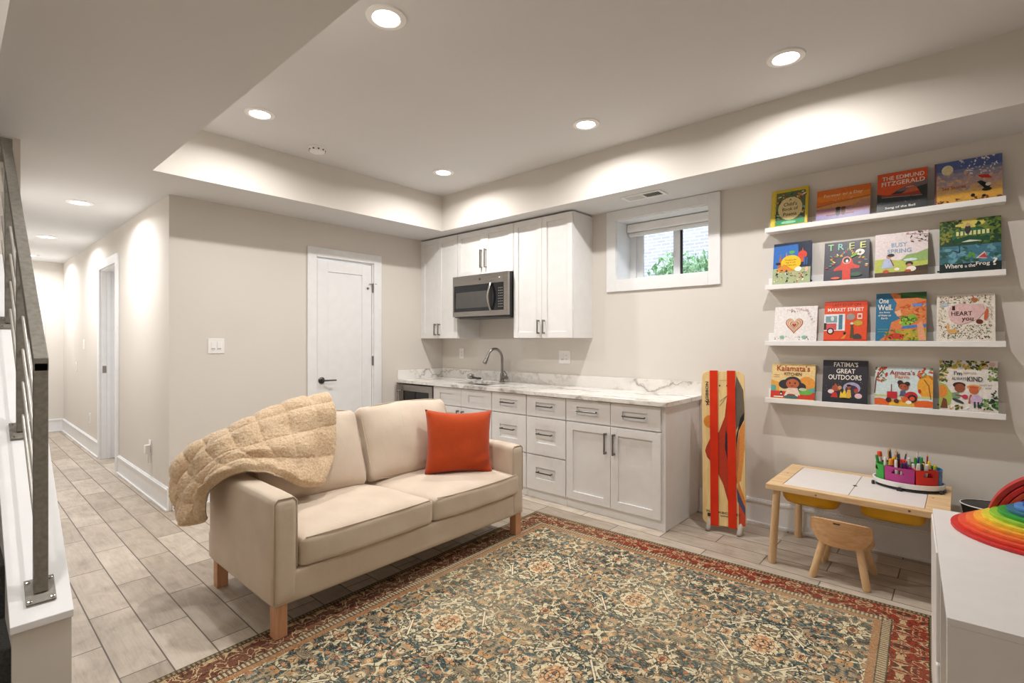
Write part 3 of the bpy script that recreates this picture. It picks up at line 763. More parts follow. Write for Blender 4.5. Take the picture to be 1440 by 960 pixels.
mb = MB().lathe([(.045, -.036), (.055, -.034), (.062, -.020), (.066, -.012), (.066, 0)], 36, M=Mt((-3.80, 1.953, ZC))); part('detector_body', mb, M_WHITEPL, t, smooth='angle')
mb = MB()
for k in range(10):
    a = k * 2 * PI / 10; mb.box(-.006, .006, .0585, .064, -.027, -.018, M=Mt((-3.80, 1.953, ZC), rz=a))
part('vent_slots', mb, M_DKNICKEL, t)
# vent
vc = (-1.89, 3.70, ZL)
t = thing('air_vent', 'white rectangular air vent in the soffit above the window', 'air vent', vc)
mb = MB(); mb.box(vc[0] - .17, vc[0] + .17, vc[1] - .075, vc[1] - .05, ZL - .008, ZL).box(vc[0] - .17, vc[0] + .17, vc[1] + .05, vc[1] + .075, ZL - .008, ZL)
mb.box(vc[0] - .17, vc[0] - .145, vc[1] - .05, vc[1] + .05, ZL - .008, ZL).box(vc[0] + .145, vc[0] + .17, vc[1] - .05, vc[1] + .05, ZL - .008, ZL).box(vc[0] - .006, vc[0] + .006, vc[1] - .05, vc[1] + .05, ZL - .008, ZL)
part('vent_frame', mb, M_WHITEPL, t, .002)
mb = MB().box(vc[0] - .145, vc[0] + .145, vc[1] - .05, vc[1] + .05, ZL - .0015, ZL - .0005); part('vent_duct', mb, plain('vent_dark', '#4a4a48', .8), t)
for s, ang in ((-1, R(-55)), (1, R(35))):
    mb = MB()
    for k in range(9):
        x = vc[0] + s * .076 - .062 + k * .0155
        mb.box(-.0065, .0065, -.05, .05, -.0007, .0007, M=Mt((x, vc[1], ZL - .0055), ry=ang))
    part('louvres', mb, M_WHITEPL, t)

# ------------------------------------------------------------------ stair rail
SL = .761; PX, PY = -2.30, .211
def capz(x): return .45 + (-2.221 - x) * SL
ang = math.atan(SL)
Mx = Matrix(((1, 0, 0, 0), (0, 0, -1, 0), (0, 1, 0, 0), (0, 0, 0, 1)))
mb = MB(); mb.prism([(-4.04, capz(-4.04) - .024), (-2.221, .426), (-2.221, .45), (-4.04, capz(-4.04))], -.286, -.133, M=Mx)
struct('trim_1', mb, M_TRIM, bevel=.002, origin=(0, 0, 0))
mb = MB()
for i in range(12):
    x = -2.0 - i * .25
    if x > -4.9: mb.box(x - .27, x, -.85, .143, .0 if i == 0 else .19 * i - .02, .19 * (i + 1))
struct('trim_2', mb, M_CHARCOAL, bevel=.008, origin=(0, 0, 0))
t = thing('stair_railing', 'grey steel stair railing with thin horizontal rods on the sloped knee wall', 'railing', (PX, PY, .43))
posts = [PX, -2.905, -3.51]
for i, px in enumerate(posts):
    zb = capz(px); 
    mb = MB().box(px - .018, px + .018, PY - .018, PY + .018, zb + .004, zb + (.765 if i == 0 else .745)); pp = part('post', mb, M_RAILM, t, .002)
    Mp = Mt((px, PY, zb + .002), ry=ang)
    mb = MB().box(-.048, .045, -.038, .036, 0, .008, M=Mp); pl = part('base_plate', mb, M_RAILM, pp, .001)
    mb = MB()
    for sx in (-.038, .035):
        for sy in (-.029, .027): part('screw', MB().lathe([(.006, .008), (.0055, .0105), (.002, .0112)], 14, M=Mp @ Matrix.Translation((sx, sy, 0))), M_CHROME, pl, smooth='angle')
xa, xb = PX + .018, -3.74
def railz(x): return capz(x) + .77
pr = [(xb, railz(xb)), (xa, railz(xa)), (xa, railz(xa) + .05), (xb, railz(xb) + .05)]
mb = MB().prism([(xb, railz(xb) - .02), (xa, railz(xa) - .02), (xa, railz(xa) + .025), (xb, railz(xb) + .025)], -PY - .019, -PY + .019, M=Mx); part('handrail', mb, M_RAILM, t, .003)
mb = MB().box(-3.76, -3.735, PY - .024, PY + .024, railz(-3.74) - .05, railz(-3.74) + .035).box(-4.038, -3.75, PY - .012, PY + .012, railz(-3.74) - .02, railz(-3.74) + .01); part('wall_bracket', mb, M_RAILM, t, .002)
for k in range(5):
    h = .083 + k * .135
    mb = MB()
    x0 = PX - .02; x1 = -4.035
    mb.tube([(x0, PY, capz(x0) + h), (x1, PY, capz(x1) + h)], .0055, 10); part('rod', mb, M_ROD, t, smooth='angle')

# ------------------------------------------------------------------ rug
t = MB().box(-RUG_W, RUG_W, -RUG_L, RUG_L, 0, .009)
o = part('area_rug', t, M_RUG, local=True, origin=(0, 0, 0), bevel=.003); tag(o, 'faded Persian-style area rug with red border and teal and cream floral field', 'rug')
rr = R(2.6); cx = -2.497 + RUG_W * math.cos(rr) + RUG_L * math.sin(rr); cy = 3.088 + RUG_W * math.sin(rr) - RUG_L * math.cos(rr)
o.location = (cx, cy, .0005); o.rotation_euler = (0, 0, rr)

# ------------------------------------------------------------------ sofa
def rbox(c, h, r, crown=(0, 0, 0), n=14, wr=0.0, seed=0.0, M=None):
    """rounded, crowned box as a subdivided cube; c centre, h half sizes"""
    vs = []; fs = []; idx = {}
    def P(a, b, d):
        k = (round(a, 5), round(b, 5), round(d, 5))
        if k in idx: return idx[k]
        p = Vector((a * h[0], b * h[1], d * h[2]))
        q = Vector([max(-h[i] + r, min(h[i] - r, p[i])) for i in range(3)])
        dl = p - q; p = q + (dl.normalized() * r if dl.length > 1e-9 else dl)
        f = lambda s, t_: max(0, (1 - s * s)) * max(0, (1 - t_ * t_))
        p.x += math.copysign(crown[0], a) * f(b, d) * (abs(a) > .999); p.y += math.copysign(crown[1], b) * f(a, d) * (abs(b) > .999); p.z += math.copysign(crown[2], d) * f(a, b) * (abs(d) > .999)
        if wr:
            nz = noise.noise_vector(Vector((p.x * 7 + seed, p.y * 7, p.z * 7))) * wr; p += nz
        vs.append(p); idx[k] = len(vs) - 1; return idx[k]
    g = [-1 + 2 * i / n for i in range(n + 1)]
    g = [math.copysign(abs(v) ** .8, v) for v in g]
    for ax in range(3):
        for s in (-1, 1):
            for i in range(n):
                for j in range(n):
                    q = []
                    for a, b in ((g[i], g[j]), (g[i + 1], g[j]), (g[i + 1], g[j + 1]), (g[i], g[j + 1])):
                        co = [0, 0, 0]; co[ax] = s; co[(ax + 1) % 3] = a; co[(ax + 2) % 3] = b; q.append(P(*co))
                    fs.append(q)
    mb = MB(); T = Matrix.Translation(c) if M is None else M
    return mb.add(vs, fs, M=T), T
sx_f, sx_b, sy_l, sy_r = -2.275, -3.115, .965, 2.672
arm = .113
t = thing('sofa', 'beige two-seat slipcovered sofa with square wooden legs on the rug edge', 'sofa', (-2.7, 1.82, 0))
SOFA = t
mb = MB()
sz = .152
# body outline: rail + platform
mb, _ = rbox(((sx_f + sx_b) / 2, (sy_l + sy_r) / 2, (sz + .30) / 2), ((sx_f - sx_b) / 2, (sy_r - sy_l) / 2, (.30 - sz) / 2), .014, n=8)
part('base', mb, M_SOFA, t, smooth=True)
for y0, y1, tp in ((sy_l, sy_l + arm, .640), (sy_r - arm, sy_r, .628)):
    mb, _ = rbox(((sx_f + sx_b) / 2 + .0, (y0 + y1) / 2, (sz + tp) / 2 + .001), ((sx_f - sx_b) / 2 + .002, (y1 - y0) / 2, (tp - sz) / 2), .028, (0, .003, .002), n=14, wr=.002)
    a = part('armrest', mb, M_SOFA, t, smooth=True)
    x = sx_f - .004; lp = []
    for (yy, zz) in ((y0 + .004, sz + .02), (y0 + .004, tp - .022), (y0 + .022, tp - .004), (y1 - .022, tp - .004), (y1 - .004, tp - .022), (y1 - .004, sz + .16)): lp.append((x - .001, yy, zz))
    mb = MB().tube(lp, .0032, 8); part('piping', mb, M_PIPE, a, smooth=True)
mb, _ = rbox((sx_b + .075, (sy_l + sy_r) / 2, (sz + .645) / 2), (.075, (sy_r - sy_l) / 2 - .01, (.645 - sz) / 2), .03, n=12); part('back_frame', mb, M_SOFA, t, smooth=True)
for (x, y) in ((sx_f - .038, sy_l + .040), (sx_f - .038, sy_r - .040), (sx_b + .065, sy_l + .045), (sx_b + .065, sy_r - .045)):
    mb = MB().box(x - .028, x + .028, y - .028, y + .028, .010 if x > -2.4 else 0, sz + .003); part('leg', mb, M_LEGWOOD, t, .002)
# seat cushions: quadrilateral plan with a slanting shared seam
def seat(ya0, ya1, yb0, yb1, seed):
    """ya at back, yb at front"""
    n = 16; r = .035; zc, hh = .368, .072
    mb, _ = rbox((0, 0, 0), (.5, .5, hh), .03, (0, 0, 0), n=18)
    out = MB(); xb_, xf_ = -2.965, sx_f + .010
    vs = []
    for v in mb.v:
        u = v.x + .5; w = v.y + .5
        y0 = ya0 + (yb0 - ya0) * u; y1 = ya1 + (yb1 - ya1) * u
        # rounding radius was made in unit space; scale is near .7 in both axes
        p = Vector((xb_ + (xf_ - xb_) * u, y0 + (y1 - y0) * w, zc + v.z))
        e = (1 - (2 * w - 1) ** 4) * (1 - (2 * u - 1) ** 4)
        if v.z > 0: p.z += .030 * e + .006 * math.sin(3 * u + seed)
        else: p.z -= .004 * e
        p.x += .012 * (1 - (2 * w - 1) ** 2) * (1 if u > .9 else 0)
        p += noise.noise_vector(Vector((p.x * 6 + seed, p.y * 6, p.z * 6))) * .005
        vs.append(p)
    out.add(vs, mb.f); c = part('seat_cushion', out, M_CUSH, SOFA, smooth=True)
    lp = []
    for k in range(40):
        w = k / 39; y = yb0 + (yb1 - yb0) * (.03 + .94 * w)
        lp.append((xf_ - .004 + .012 * (1 - (2 * w - 1) ** 2), y, zc + hh - .004 + .006 * math.sin(3 + seed) * (1 - (2 * w - 1) ** 4)))
    pp = MB().tube(lp, .0030, 8)
    lp2 = [(xf_ - .016 - (xf_ - xb_) * .9 * k / 20, (yb1 + (ya1 - yb1) * .9 * k / 20) - .010, zc + hh - .006) for k in range(21)]
    pp.tube(lp2, .003, 8); part('piping', pp, M_PIPE, c, smooth=True)
seat(1.085, 1.745, 1.088, 1.868, .0); seat(1.75, 2.555, 1.874, 2.618, 2.1)
# back cushions
def backc(y0, y1, seed, zt, lean=R(20)):
    w = (y1 - y0) / 2; hh = .235
    M = Matrix.Translation((-2.86, (y0 + y1) / 2, .452 + hh * .95)) @ Matrix.Rotation(-lean, 4, 'Y')
    mb, _ = rbox((0, 0, 0), (.075, w, hh), .045, (.045, 0, 0), n=18, wr=.010, seed=seed, M=Matrix.Identity(4))
    out = MB()
    for v in mb.v:
        # puffy pillow: thinner toward edges, sagging corners
        e = (1 - abs(v.y / w) ** 4) * (1 - abs(v.z / hh) ** 4)
        v.x *= .66 + .36 * e
        if v.z > 0: v.z += .018 * math.cos(v.y / w * 1.5) + (zt - .9)
        v.y *= 1 - .035 * (1 - (v.z / hh) ** 2)
    out.add(mb.v, mb.f, M=M); c = part('back_cushion', out, M_CUSH, SOFA, smooth=True)
    lp = []
    for (a, b) in [(s_ , -1) for s_ in ()]: pass
    N = 80
    for k in range(N):
        a = 2 * PI * k / N; ca, sa = math.cos(a), math.sin(a)
        yy = w * .985 * math.copysign(abs(ca) ** .28, ca); zz = hh * .985 * math.copysign(abs(sa) ** .28, sa)
        if zz > 0: zz += .018 * math.cos(yy / w * 1.5) + (zt - .9)
        yy *= 1 - .035 * (1 - (zz / hh) ** 2) if abs(zz) < hh else 1
        lp.append((.036, yy * 1.004, zz * 1.002))
    mb = MB().loop(lp, .0034, 8, M=M); part('piping', mb, M_PIPE, c, smooth=True)
backc(1.10, 1.752, 1.0, .90); backc(1.765, 2.50, 5.0, .905)

# orange pillow
def pillow():
    n = 26; w = .235; vs = []; fs = []
    M = Matrix.Translation((-2.565, 2.335, .655)) @ Matrix.Rotation(R(-30), 4, 'Z') @ Matrix.Rotation(R(-14), 4, 'Y') @ Matrix.Rotation(R(-3), 4, 'X')
    for s in (1, -1):
        for i in range(n + 1):
            for j in range(n + 1):
                a = -1 + 2 * i / n; b = -1 + 2 * j / n
                th = .088 * (max(0, 1 - a ** 4) * max(0, 1 - b ** 4)) ** .55
                y = a * w * (1 - .09 * (1 - b * b) ** 1); z = b * w * .94 * (1 - .12 * (1 - a * a))
                z *= 1.0; 
                x = s * th * (.7 if s < 0 else 1.0)
                fold = .010 * math.sin(14 * (a * .6 - b)) * math.exp(-((a - .75) ** 2 + (b + .75) ** 2) * 8)
                vs.append((x + fold, y, z))
    m = (n + 1) ** 2
    for s in (0, 1):
        for i in range(n):
            for j in range(n):
                q = [s * m + i * (n + 1) + j, s * m + (i + 1) * (n + 1) + j, s * m + (i + 1) * (n + 1) + j + 1, s * m + i * (n + 1) + j + 1]; fs.append(q)
    mb = MB().add(vs, fs, M=M)
    o = part('throw_pillow', mb, M_PILLOW, smooth=True, origin=(-2.56, 2.335, .45))
    bm = bmesh.new(); bm.from_mesh(o.data); bmesh.ops.remove_doubles(bm, verts=bm.verts, dist=.0008); bmesh.ops.recalc_face_normals(bm, faces=bm.faces); bm.to_mesh(o.data); bm.free()
    for p in o.data.polygons: p.use_smooth = True
    tag(o, 'rust orange square throw pillow at the right end of the sofa', 'pillow')
pillow()

# ------------------------------------------------------------------ plush blanket
def catmull(P, t):
    n = len(P) - 1; i = min(int(t * n), n - 1); f = t * n - i
    p0, p1, p2, p3 = P[max(i - 1, 0)], P[i], P[i + 1], P[min(i + 2, n)]
    return .5 * ((2 * p1) + (p2 - p0) * f + (2 * p0 - 5 * p1 + 4 * p2 - p3) * f * f + (3 * p1 - p0 - 3 * p2 + p3) * f ** 3)
BL = [  # rows from behind the back cushion to the front edge ; columns from the cushion top to the hanging end
 [(-3.06, 1.60, .82), (-3.10, 1.36, .80), (-3.15, 1.16, .74), (-3.20, 1.02, .68), (-3.22, .93, .58), (-3.20, .90, .47)],
 [(-2.97, 1.60, .955), (-2.99, 1.36, .945), (-3.03, 1.13, .875), (-3.08, .96, .775), (-3.12, .860, .66), (-3.10, .85, .46)],
 [(-2.87, 1.58, .945), (-2.88, 1.35, .925), (-2.92, 1.12, .850), (-2.98, .955, .745), (-3.05, .855, .600), (-3.03, .85, .415)],
 [(-2.815, 1.56, .835), (-2.80, 1.33, .815), (-2.82, 1.11, .765), (-2.88, .955, .705), (-2.97, .85, .57), (-2.96, .845, .41)],
 [(-2.75, 1.51, .675), (-2.74, 1.30, .68), (-2.73, 1.12, .690), (-2.79, .965, .685), (-2.88, .87, .56), (-2.885, .865, .42)],
 [(-2.665, 1.38, .535), (-2.64, 1.26, .56), (-2.63, 1.09, .672), (-2.71, .985, .676), (-2.81, .895, .58), (-2.83, .885, .45)]]
def blanket():
    B = [[Vector(p) for p in r] for r in BL]; nu, nv = 210, 170; vs = []; 
    def S(u, v):
        return catmull([catmull(r, u) for r in B], v)
    grid = []
    for j in range(nv + 1):
        row = []
        for i in range(nu + 1):
            u = i / nu; v = j / nv
            p = S(u, v); e = .004
            du = S(min(1, u + e), v) - S(max(0, u - e), v); dv = S(u, min(1, v + e)) - S(u, max(0, v - e))
            nrm = du.cross(dv).normalized()
            if nrm.z < 0 and u < .6: nrm = -nrm
            if u >= .6 and nrm.y > 0: nrm = -nrm
            # long folds running towards the hanging end, growing as it drops
            fold = .030 * (abs(math.sin(v * 7.6 + .5 + .8 * math.sin(u * 4))) * 2 - 1) * max(0, min(1, (u - .25) / .4)) 
            fold += .010 * math.sin(v * 7 + u * 9) - .012 * max(0, (u - .6) / .4)
            fold += (.034 * math.exp(-((v - .80 + .12 * math.sin(u * 3.4)) / .085) ** 2) - .020 * math.exp(-((v - .62 + .12 * math.sin(u * 3.4)) / .07) ** 2)) * math.sin(PI * min(1, max(0, (u - .12) / .8)))
            # quilted tufts
            tuft = .021 * (abs(math.sin(u * 26)) ** .4) * (abs(math.sin(v * 15 + .5)) ** .6)
            nz = noise.noise(p * 11) * .008 + noise.noise(p * 70) * .0025 + noise.noise(p * 170) * .0045
            row.append((p, nrm, fold + tuft + nz + .012))
        grid.append(row)
    for side in (1, 0):
        for j in range(nv + 1):
            for i in range(nu + 1):
                p, nr, h = grid[j][i]
                ed = min(1, min(i, nu - i) / 5, min(j, nv - j) / 5); ed = math.sin(ed * PI / 2)
                vs.append(p + nr * (h * (.4 + .6 * ed) + .022 * ed) if side else p + nr * (h * .55 - .012 * ed))
    fs = []; W = nu + 1; m = W * (nv + 1)
    for s in (0, 1):
        for j in range(nv):
            for i in range(nu): fs.append((s * m + j * W + i, s * m + j * W + i + 1, s * m + (j + 1) * W + i + 1, s * m + (j + 1) * W + i))
    for i in range(nu):
        fs.append((i, i + 1, m + i + 1, m + i)); k = nv * W; fs.append((k + i, k + i + 1, m + k + i + 1, m + k + i))
    for j in range(nv):
        fs.append((j * W, (j + 1) * W, m + (j + 1) * W, m + j * W)); fs.append((j * W + nu, (j + 1) * W + nu, m + (j + 1) * W + nu, m + j * W + nu))
    mb = MB().add(vs, fs)
    o = part('throw_blanket', mb, M_FUR, smooth=True, origin=(-2.95, 1.0, .4)); tag(o, 'tan plush faux fur blanket draped over the left corner of the sofa', 'blanket')
blanket()
#@@PART2
# ------------------------------------------------------------------ text
_fc = {}
def text_poly(s):
    if s in _fc: return _fc[s]
    cu = bpy.data.curves.new('txt', 'FONT'); cu.body = s; cu.size = 1; cu.resolution_u = 2; cu.offset = .012
    o = bpy.data.objects.new('txt', cu); COL.objects.link(o); bpy.context.view_layer.update()
    me = bpy.data.meshes.new_from_object(o.evaluated_get(bpy.context.evaluated_depsgraph_get()))
    vs = [v.co.copy() for v in me.vertices]; fs = [tuple(p.vertices) for p in me.polygons]
    bpy.data.objects.remove(o); bpy.data.curves.remove(cu); bpy.data.meshes.remove(me)
    if not vs: _fc[s] = ([], [], 1, 1); return _fc[s]
    x0 = min(v.x for v in vs); x1 = max(v.x for v in vs); y0 = min(v.y for v in vs); y1 = max(v.y for v in vs)
    vs = [((v.x - x0) / (x1 - x0) - .5, (v.y - y0) / (y1 - y0) - .5) for v in vs]
    _fc[s] = (vs, fs, x1 - x0, y1 - y0); return _fc[s]

def clip(P, W, H):
    for ax, lim, sg in ((0, 0, 1), (0, W, -1), (1, 0, 1), (1, H, -1)):
        out = []; n = len(P)
        for i in range(n):
            a, b = P[i - 1], P[i]; da = (a[ax] - lim) * sg; db = (b[ax] - lim) * sg
            if (da >= 0) != (db >= 0):
                t = da / (da - db); out.append(tuple(a[k] + (b[k] - a[k]) * t for k in range(3)))
            if db >= 0: out.append(b)
        P = out
        if len(P) < 3: return None
    return P
def addc(mb, P, W, H, M, c):
    P = clip(P, W, H)
    if P: mb.add(P, [tuple(range(len(P)))], M, c)

def paint(mb, W, H, shapes, M, z0=.0004, dz=.00012):
    """draw flat printed shapes; cover coordinates 0..1, x right, y up; M maps (x,y,z) to world, z outward"""
    z = z0
    for s in shapes:
        k = s[0]; z += dz
        if k == 'r':
            _, x0, y0, x1, y1, c = s; mb.add([(x0 * W, y0 * H, z), (x1 * W, y0 * H, z), (x1 * W, y1 * H, z), (x0 * W, y1 * H, z)], [(0, 1, 2, 3)], M, c)
        elif k == 'c':
            _, cx, cy, rx, ry, c = s[:6]; n = 20; a0 = s[6] if len(s) > 6 else 0
            pts = []
            for i in range(n):
                a = 2 * PI * i / n; x = rx * math.cos(a); y = ry * math.sin(a)
                pts.append(((cx + x * math.cos(a0) - y * math.sin(a0)) * W, (cy + x * math.sin(a0) + y * math.cos(a0)) * H, z))
            addc(mb, pts, W, H, M, c)
        elif k == 'p':
            _, P, c = s; addc(mb, [(x * W, y * H, z) for x, y in P], W, H, M, c)
        elif k == 'l':
            _, P, w, c = s
            for (xa, ya), (xb, yb) in zip(P[:-1], P[1:]):
                d = Vector(((xb - xa) * W, (yb - ya) * H)); 
                if d.length < 1e-6: continue
                nn = Vector((-d.y, d.x)).normalized() * w * W / 2
                mb.add([(xa * W + nn.x, ya * H + nn.y, z), (xa * W - nn.x, ya * H - nn.y, z), (xb * W - nn.x, yb * H - nn.y, z), (xb * W + nn.x, yb * H + nn.y, z)], [(0, 1, 2, 3)], M, c)
        elif k == 't':
            _, txt, cx, cy, w, h, c = s[:7]; a0 = s[7] if len(s) > 7 else 0
            vs, fs, tw, th = text_poly(txt)
            pts = []
            for (x, y) in vs:
                X = x * w * W; Y = y * h * H; pts.append((cx * W + X * math.cos(a0) - Y * math.sin(a0), cy * H + X * math.sin(a0) + Y * math.cos(a0), z))
            mb.add(pts, fs, M, c)
        elif k == 's':   # scatter of little leaves / dots
            _, n, seed, x0, y0, x1, y1, sz, cols = s; rnd = random.Random(seed)
            for i in range(n):
                cx = x0 + rnd.random() * (x1 - x0); cy = y0 + rnd.random() * (y1 - y0); a = rnd.random() * PI; q = sz * (.6 + .8 * rnd.random())
                pts = [((cx) * W + q * W * (math.cos(a) * u - math.sin(a) * v), (cy) * H + q * W * (math.sin(a) * u + math.cos(a) * v), z) for u, v in ((-1, 0), (-.3, -.45), (.5, -.4), (1, 0), (.5, .4), (-.3, .45))]
                addc(mb, pts, W, H, M, cols[i % len(cols)]); z += dz * .02

def kid(cx, cy, s, skin, hair, top, leg):
    """a small generic figure"""
    return [('c', cx - s * .10, cy - s * .62, s * .06, s * .22, leg), ('c', cx + s * .12, cy - s * .62, s * .06, s * .22, leg),
            ('p', [(cx - s * .25, cy - s * .5), (cx + s * .27, cy - s * .5), (cx + s * .13, cy - s * .02), (cx - s * .12, cy - s * .02)], top),
            ('c', cx - s * .27, cy - s * .22, s * .16, s * .05, skin, .5), ('c', cx + s * .28, cy - s * .22, s * .16, s * .05, skin, -.5),
            ('c', cx, cy + s * .24, s * .26, s * .24, hair), ('c', cx, cy + s * .16, s * .20, s * .19, skin),
            ('c', cx - s * .07, cy + s * .18, s * .02, s * .03, '#2a1a14'), ('c', cx + s * .07, cy + s * .18, s * .02, s * .03, '#2a1a14')]
K = '#1d1b1b'; Wt = '#f3ede2'
COVERS = {}
COVERS[1] = ('#dcc02f', [('r', .0, .0, .1, 1, '#e6cf52'), ('r', .14, .06, .93, .92, '#5d6b4c'), ('s', 90, 1, .15, .08, .92, .9, .06, ['#2e4a2e', '#a04432', '#e3d9b8', '#23332c', '#c98b3c', '#4d8a5a', '#7fb59b']),
    ('r', .14, .03, .93, .16, '#3f9a68'), ('c', .5, .09, .2, .04, '#8fd0a8'), ('c', .53, .46, .33, .31, '#e2cf96'), ('c', .53, .46, .335, .005, '#e2cf96'),
    ('t', 'A', .53, .70, .07, .07, K), ('t', "Child's", .53, .58, .36, .10, K), ('t', 'Book of', .53, .45, .42, .09, K), ('t', 'Poems', .53, .31, .36, .09, K)])
COVERS[2] = ('#e0742a', [('r', 0, .62, 1, .8, '#e88a35'), ('p', [(0, .5), (.3, .55), (.7, .60), (1, .62), (1, .35), (0, .35)], '#d99a5b'), ('p', [(0, .44), (.35, .52), (1, .60), (1, .64), (.4, .56), (0, .5)], '#b8652f'),
    ('r', 0, .0, 1, .38, '#a97b86'), ('r', 0, 0, 1, .18, '#8a7fae'), ('p', [(.6, .3), (.85, .5), (1, .52), (1, .3)], '#b98a78'), ('t', 'Forever or a Day', .5, .78, .72, .12, '#f2dcb0'),
    ('r', .2, .13, .72, .17, '#7a3a3c'), ('c', .42, .22, .045, .12, '#33221f'), ('c', .42, .34, .05, .05, '#2a1b1a'), ('c', .52, .22, .04, .12, '#5b3026'), ('c', .52, .33, .045, .05, '#6b3426'), ('s', 12, 4, .3, .6, .7, .66, .012, ['#f0cfa0'])])
COVERS[3] = ('#33383a', [('p', [(0, .48), (0, 1), (1, 1), (1, .72), (.6, .62), (.25, .42)], '#de5a2c'), ('p', [(.35, .5), (.6, .62), (1, .72), (1, .58), (.5, .48)], '#7b6a68'),
    ('t', 'THE EDMUND', .52, .86, .84, .105, Wt), ('t', 'FITZGERALD', .52, .72, .86, .11, Wt), ('p', [(.08, .40), (.88, .34), (.84, .44), (.7, .46), (.5, .42), (.1, .44)], '#a33d2b'), ('p', [(.5, .42), (.84, .44), (.78, .56), (.62, .52)], '#c9694a'),
    ('l', [(.1, .38), (.9, .32)], .008, '#d8cfc4'), ('c', .66, .57, .09, .02, '#d98c6a'), ('t', 'Song of the Bell', .47, .09, .60, .07, Wt), ('s', 20, 9, .05, .18, .95, .34, .02, ['#3f4a4c', '#566265'])])
COVERS[4] = ('#7c82a8', [('r', 0, 0, 1, .22, '#d9a548'), ('r', 0, .22, 1, .38, '#d9b07a'), ('r', 0, .38, 1, .55, '#bc9f9c'), ('r', 0, .55, 1, .7, '#9a92a8'), ('s', 60, 12, .0, .3, 1, .7, .05, ['#c7a79a', '#a59aa8', '#d8b68e', '#b7a0a0']),
    ('r', 0, .78, 1, 1, '#54669f'), ('c', .2, .80, .09, .12, '#e9dcae'), ('s', 50, 3, .4, .62, .95, 1, .022, ['#f2efe8', '#d8d6dd']),
    ('p', [(.64, .58), (.8, .56), (.86, .46), (.7, .50)], '#cf3526'), ('p', [(.64, .42), (.7, .44), (.84, .30), (.8, .22), (.74, .26)], K), ('c', .80, .33, .04, .04, Wt), ('c', .78, .22, .07, .04, K),
    ('t', 'Sea Stories', .3, .36, .36, .08, '#a23c25'), ('s', 22, 6, .02, .0, .98, .07, .04, ['#8c4b22', '#6b3c20', '#caa04a']), ('c', .58, .12, .03, .04, K), ('c', .74, .08, .03, .03, K), ('r', 0, 0, .03, 1, '#7b4b55')])
COVERS[5] = ('#2f6fc2', [('p', [(.75, 0), (1, 0), (1, 1), (.0, 1), (.0, .93), (.65, .95)], '#1c2742'), ('r', 0, 0, 1, .38, '#a9b78a'), ('p', [(.12, .38), (.2, .75), (.26, .4)], '#b5622f'), ('p', [(.3, .4), (.35, .78), (.42, .5)], '#c98a3c'), ('c', .5, .76, .08, .04, '#5fae56'), ('p', [(.7, .5), (.78, .86), (.86, .5)], '#c9622f'), ('c', .78, .68, .12, .10, '#d8452c'),
    ('c', .48, .50, .27, .19, '#f1c21b'), ('p', [(.12, .36), (.3, .48), (.5, .36), (.6, .3), (.1, .28)], '#d98a2c'), ('t', 'Bringing the', .48, .57, .30, .045, '#8a6a10'), ('t', 'big book', .48, .51, .26, .05, '#8a6a10'), ('t', 'of the sun', .48, .45, .28, .045, '#8a6a10'),
    ('c', .14, .50, .07, .03, K), ('s', 60, 8, .04, .02, .95, .34, .03, [K, '#f2efe8', '#c74b2c', '#394a35', '#d8c08a', '#22324a']), ('c', .68, .34, .09, .06, Wt), ('c', .9, .33, .05, .05, '#e7b9a0'), ('r', .82, .43, .86, .62, '#2d5f9c'), ('r', .88, .43, .92, .6, '#2d5f9c')])
_tr = [('r', .42, .0, .60, .42, '#dc4a3a'), ('p', [(.42, .25), (.22, .24), (.24, .30), (.38, .40), (.42, .55), (.62, .55), (.66, .40), (.80, .33), (.78, .28), (.60, .28)], '#dc4a3a'), ('c', .51, .50, .10, .10, '#e98f84'), ('c', .51, .50, .07, .07, '#3a3842'), ('c', .52, .48, .03, .04, Wt)]
rnd = random.Random(2)
for k in range(34):
    a = R(-15 + 210 * k / 33); r_ = .26 + .17 * rnd.random()
    _tr.append(('c', .51 + r_ * 1.05 * math.cos(a), .42 + r_ * .85 * math.sin(a), .034, .014, ['#e7a13a', '#e9e2c8', '#6ab06a', '#d8452c', '#59a3a8', '#c7502e', '#c9d64e'][k % 7], a))
COVERS[6] = ('#4b4a55', _tr + [('t', 'T', .15, .86, .13, .16, '#a6d6a0'), ('t', 'R', .38, .86, .13, .16, '#8fcbc0'), ('t', 'E', .62, .86, .12, .16, '#c9c98a'), ('t', 'E', .86, .86, .12, .16, '#e0e07a'), ('c', .80, .68, .10, .08, '#ece9e2'), ('c', .80, .67, .03, .03, '#6b6b72'), ('c', .68, .62, .10, .03, '#7fb32e', .6),
    ('c', .27, .05, .10, .03, '#e86a5a'), ('c', .72, .12, .13, .05, '#4d6a52')])
